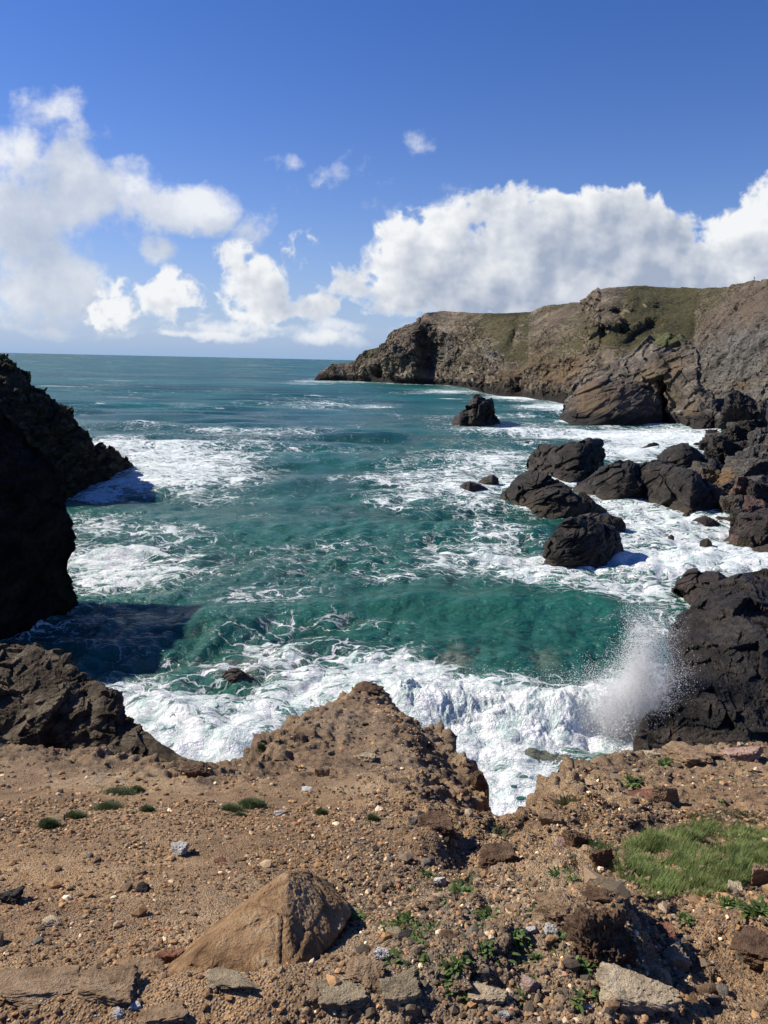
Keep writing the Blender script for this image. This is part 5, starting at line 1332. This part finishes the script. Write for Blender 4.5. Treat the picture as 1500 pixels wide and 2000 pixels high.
def plume(n_, base_px, top_px, width, fan, depth, smin, smax, jets=34):
    """drops thrown up from the water along a ragged fan of jets of different heights"""
    B0 = sea(*base_px); Tt = at(top_px[0], top_px[1], B0[1] + depth)
    jb = RNG.normal(size=(jets, 2)); jd = .6 * jb + .7 * RNG.normal(size=(jets, 2)); jh = RNG.uniform(.45, 1.08, jets); j = RNG.integers(0, jets, n_)
    t = RNG.random(n_) ** 1.05
    P = B0 + (Tt - B0) * (t * jh[j])[:, None]
    puff = width * (.16 + .42 * t)
    P[:, 0] += width * .75 * jb[j, 0] + fan * jd[j, 0] * t * jh[j] + puff * RNG.normal(size=n_)
    P[:, 1] += width * .35 * jb[j, 1] + fan * .5 * jd[j, 1] * t * jh[j] + puff * .7 * RNG.normal(size=n_)
    P[:, 2] += puff * .8 * RNG.normal(size=n_)
    k = P[:, 2] > .05
    return P[k], (smin * (smax / smin) ** (RNG.random(n_) ** 2.4))[k]


A1 = plume(120000, (1246, 1416), (1266, 1185), .62, .66, .6, .006, .036, 60); A2 = plume(90000, (1222, 1425), (1244, 1300), 1.15, .6, .3, .007, .04, 60)
A3 = plume(70000, (1256, 1408), (1300, 1300), .9, .7, .6, .007, .04, 60); A4 = plume(30000, (1215, 1432), (1216, 1380), 1.3, .6, .2, .007, .04, 60)
spray('spray', np.concatenate([A1[0], A2[0], A3[0], A4[0]]), np.concatenate([A1[1], A2[1], A3[1], A4[1]]), 'white plume of spray bursting up the black cliff')
cs = RNG.random(16000); bx_ = 800 + 480 * cs; by_ = np.interp(bx_, [640, 760, 900, 1040, 1160, 1320], [1352, 1350, 1362, 1366, 1362, 1350]) + RNG.normal(18, 22, len(cs))
P = sea(bx_, by_); P[:, 2] = np.abs(RNG.normal(.9, .5, len(P)))
spray('spray', P, .008 * 5 ** (RNG.random(len(P)) ** 2), 'fine spray flying off the breaking wave')
B1 = plume(5000, (228, 893), (218, 868), 1.6, .4, .5, .03, .10); B2 = plume(3000, (258, 905), (250, 892), 2.2, .3, .5, .03, .09)
spray('spray', np.concatenate([B1[0], B2[0]]), np.concatenate([B1[1], B2[1]]), 'spray washing over the dark ledge at the cliff foot')

# ---------------------------------------------------------------- the tiny walker on the skyline
hp_, hq_ = project(HEAD_G.reshape(-1, 3)); hz_ = HEAD_G.reshape(-1, 3)
k = np.nonzero(np.abs(hp_ - 1472) < 1.2)[0]; k = k[np.argmin(hq_[k])]; base = hz_[k]
sk = [((0, 0, .92), .15), ((0, 0, 1.15), .15), ((0, 0, 1.42), .17), ((0, 0, 1.53), .07), ((0, 0, 1.66), .11), ((.1, 0, .88), .10), ((.12, .05, .48), .07), ((.12, 0, .06), .055), ((.12, -.12, .03), .05), ((-.1, 0, .88), .10), ((-.11, -.08, .48), .07), ((-.12, .02, .06), .055), ((-.12, -.10, .03), .05),
      ((.22, 0, 1.38), .07), ((.28, .02, 1.1), .05), ((.25, -.08, .86), .04), ((-.22, 0, 1.38), .07), ((-.28, .02, 1.1), .05), ((-.25, -.08, .86), .04)]
ed = [(0, 1), (1, 2), (2, 3), (3, 4), (0, 5), (5, 6), (6, 7), (7, 8), (0, 9), (9, 10), (10, 11), (11, 12), (2, 13), (13, 14), (14, 15), (2, 16), (16, 17), (17, 18)]
pmesh = bpy.data.meshes.new('person'); pmesh.from_pydata([s[0] for s in sk], ed, []); po = add('person', pmesh)
md = po.modifiers.new('skin', 'SKIN')
for v_, s_ in zip(pmesh.skin_vertices[0].data, sk): v_.radius = (s_[1], s_[1] * .8)
pmesh.skin_vertices[0].data[0].use_root = True
po.modifiers.new('sub', 'SUBSURF').render_levels = 1
M_cloth, n, b, _o = new_mat('dark_clothing'); n.put(b.inputs['Base Color'], n.mix(n.noise(n.new('ShaderNodeTexCoord').outputs['Object'], 4, 3), C3(.012, .012, .018), C3(.03, .03, .04)))
pmesh.materials.append(M_cloth); po.location = (base[0], base[1], base[2] - .1)
tag(po, 'distant person in dark clothes standing on the skyline of the headland', 'person')
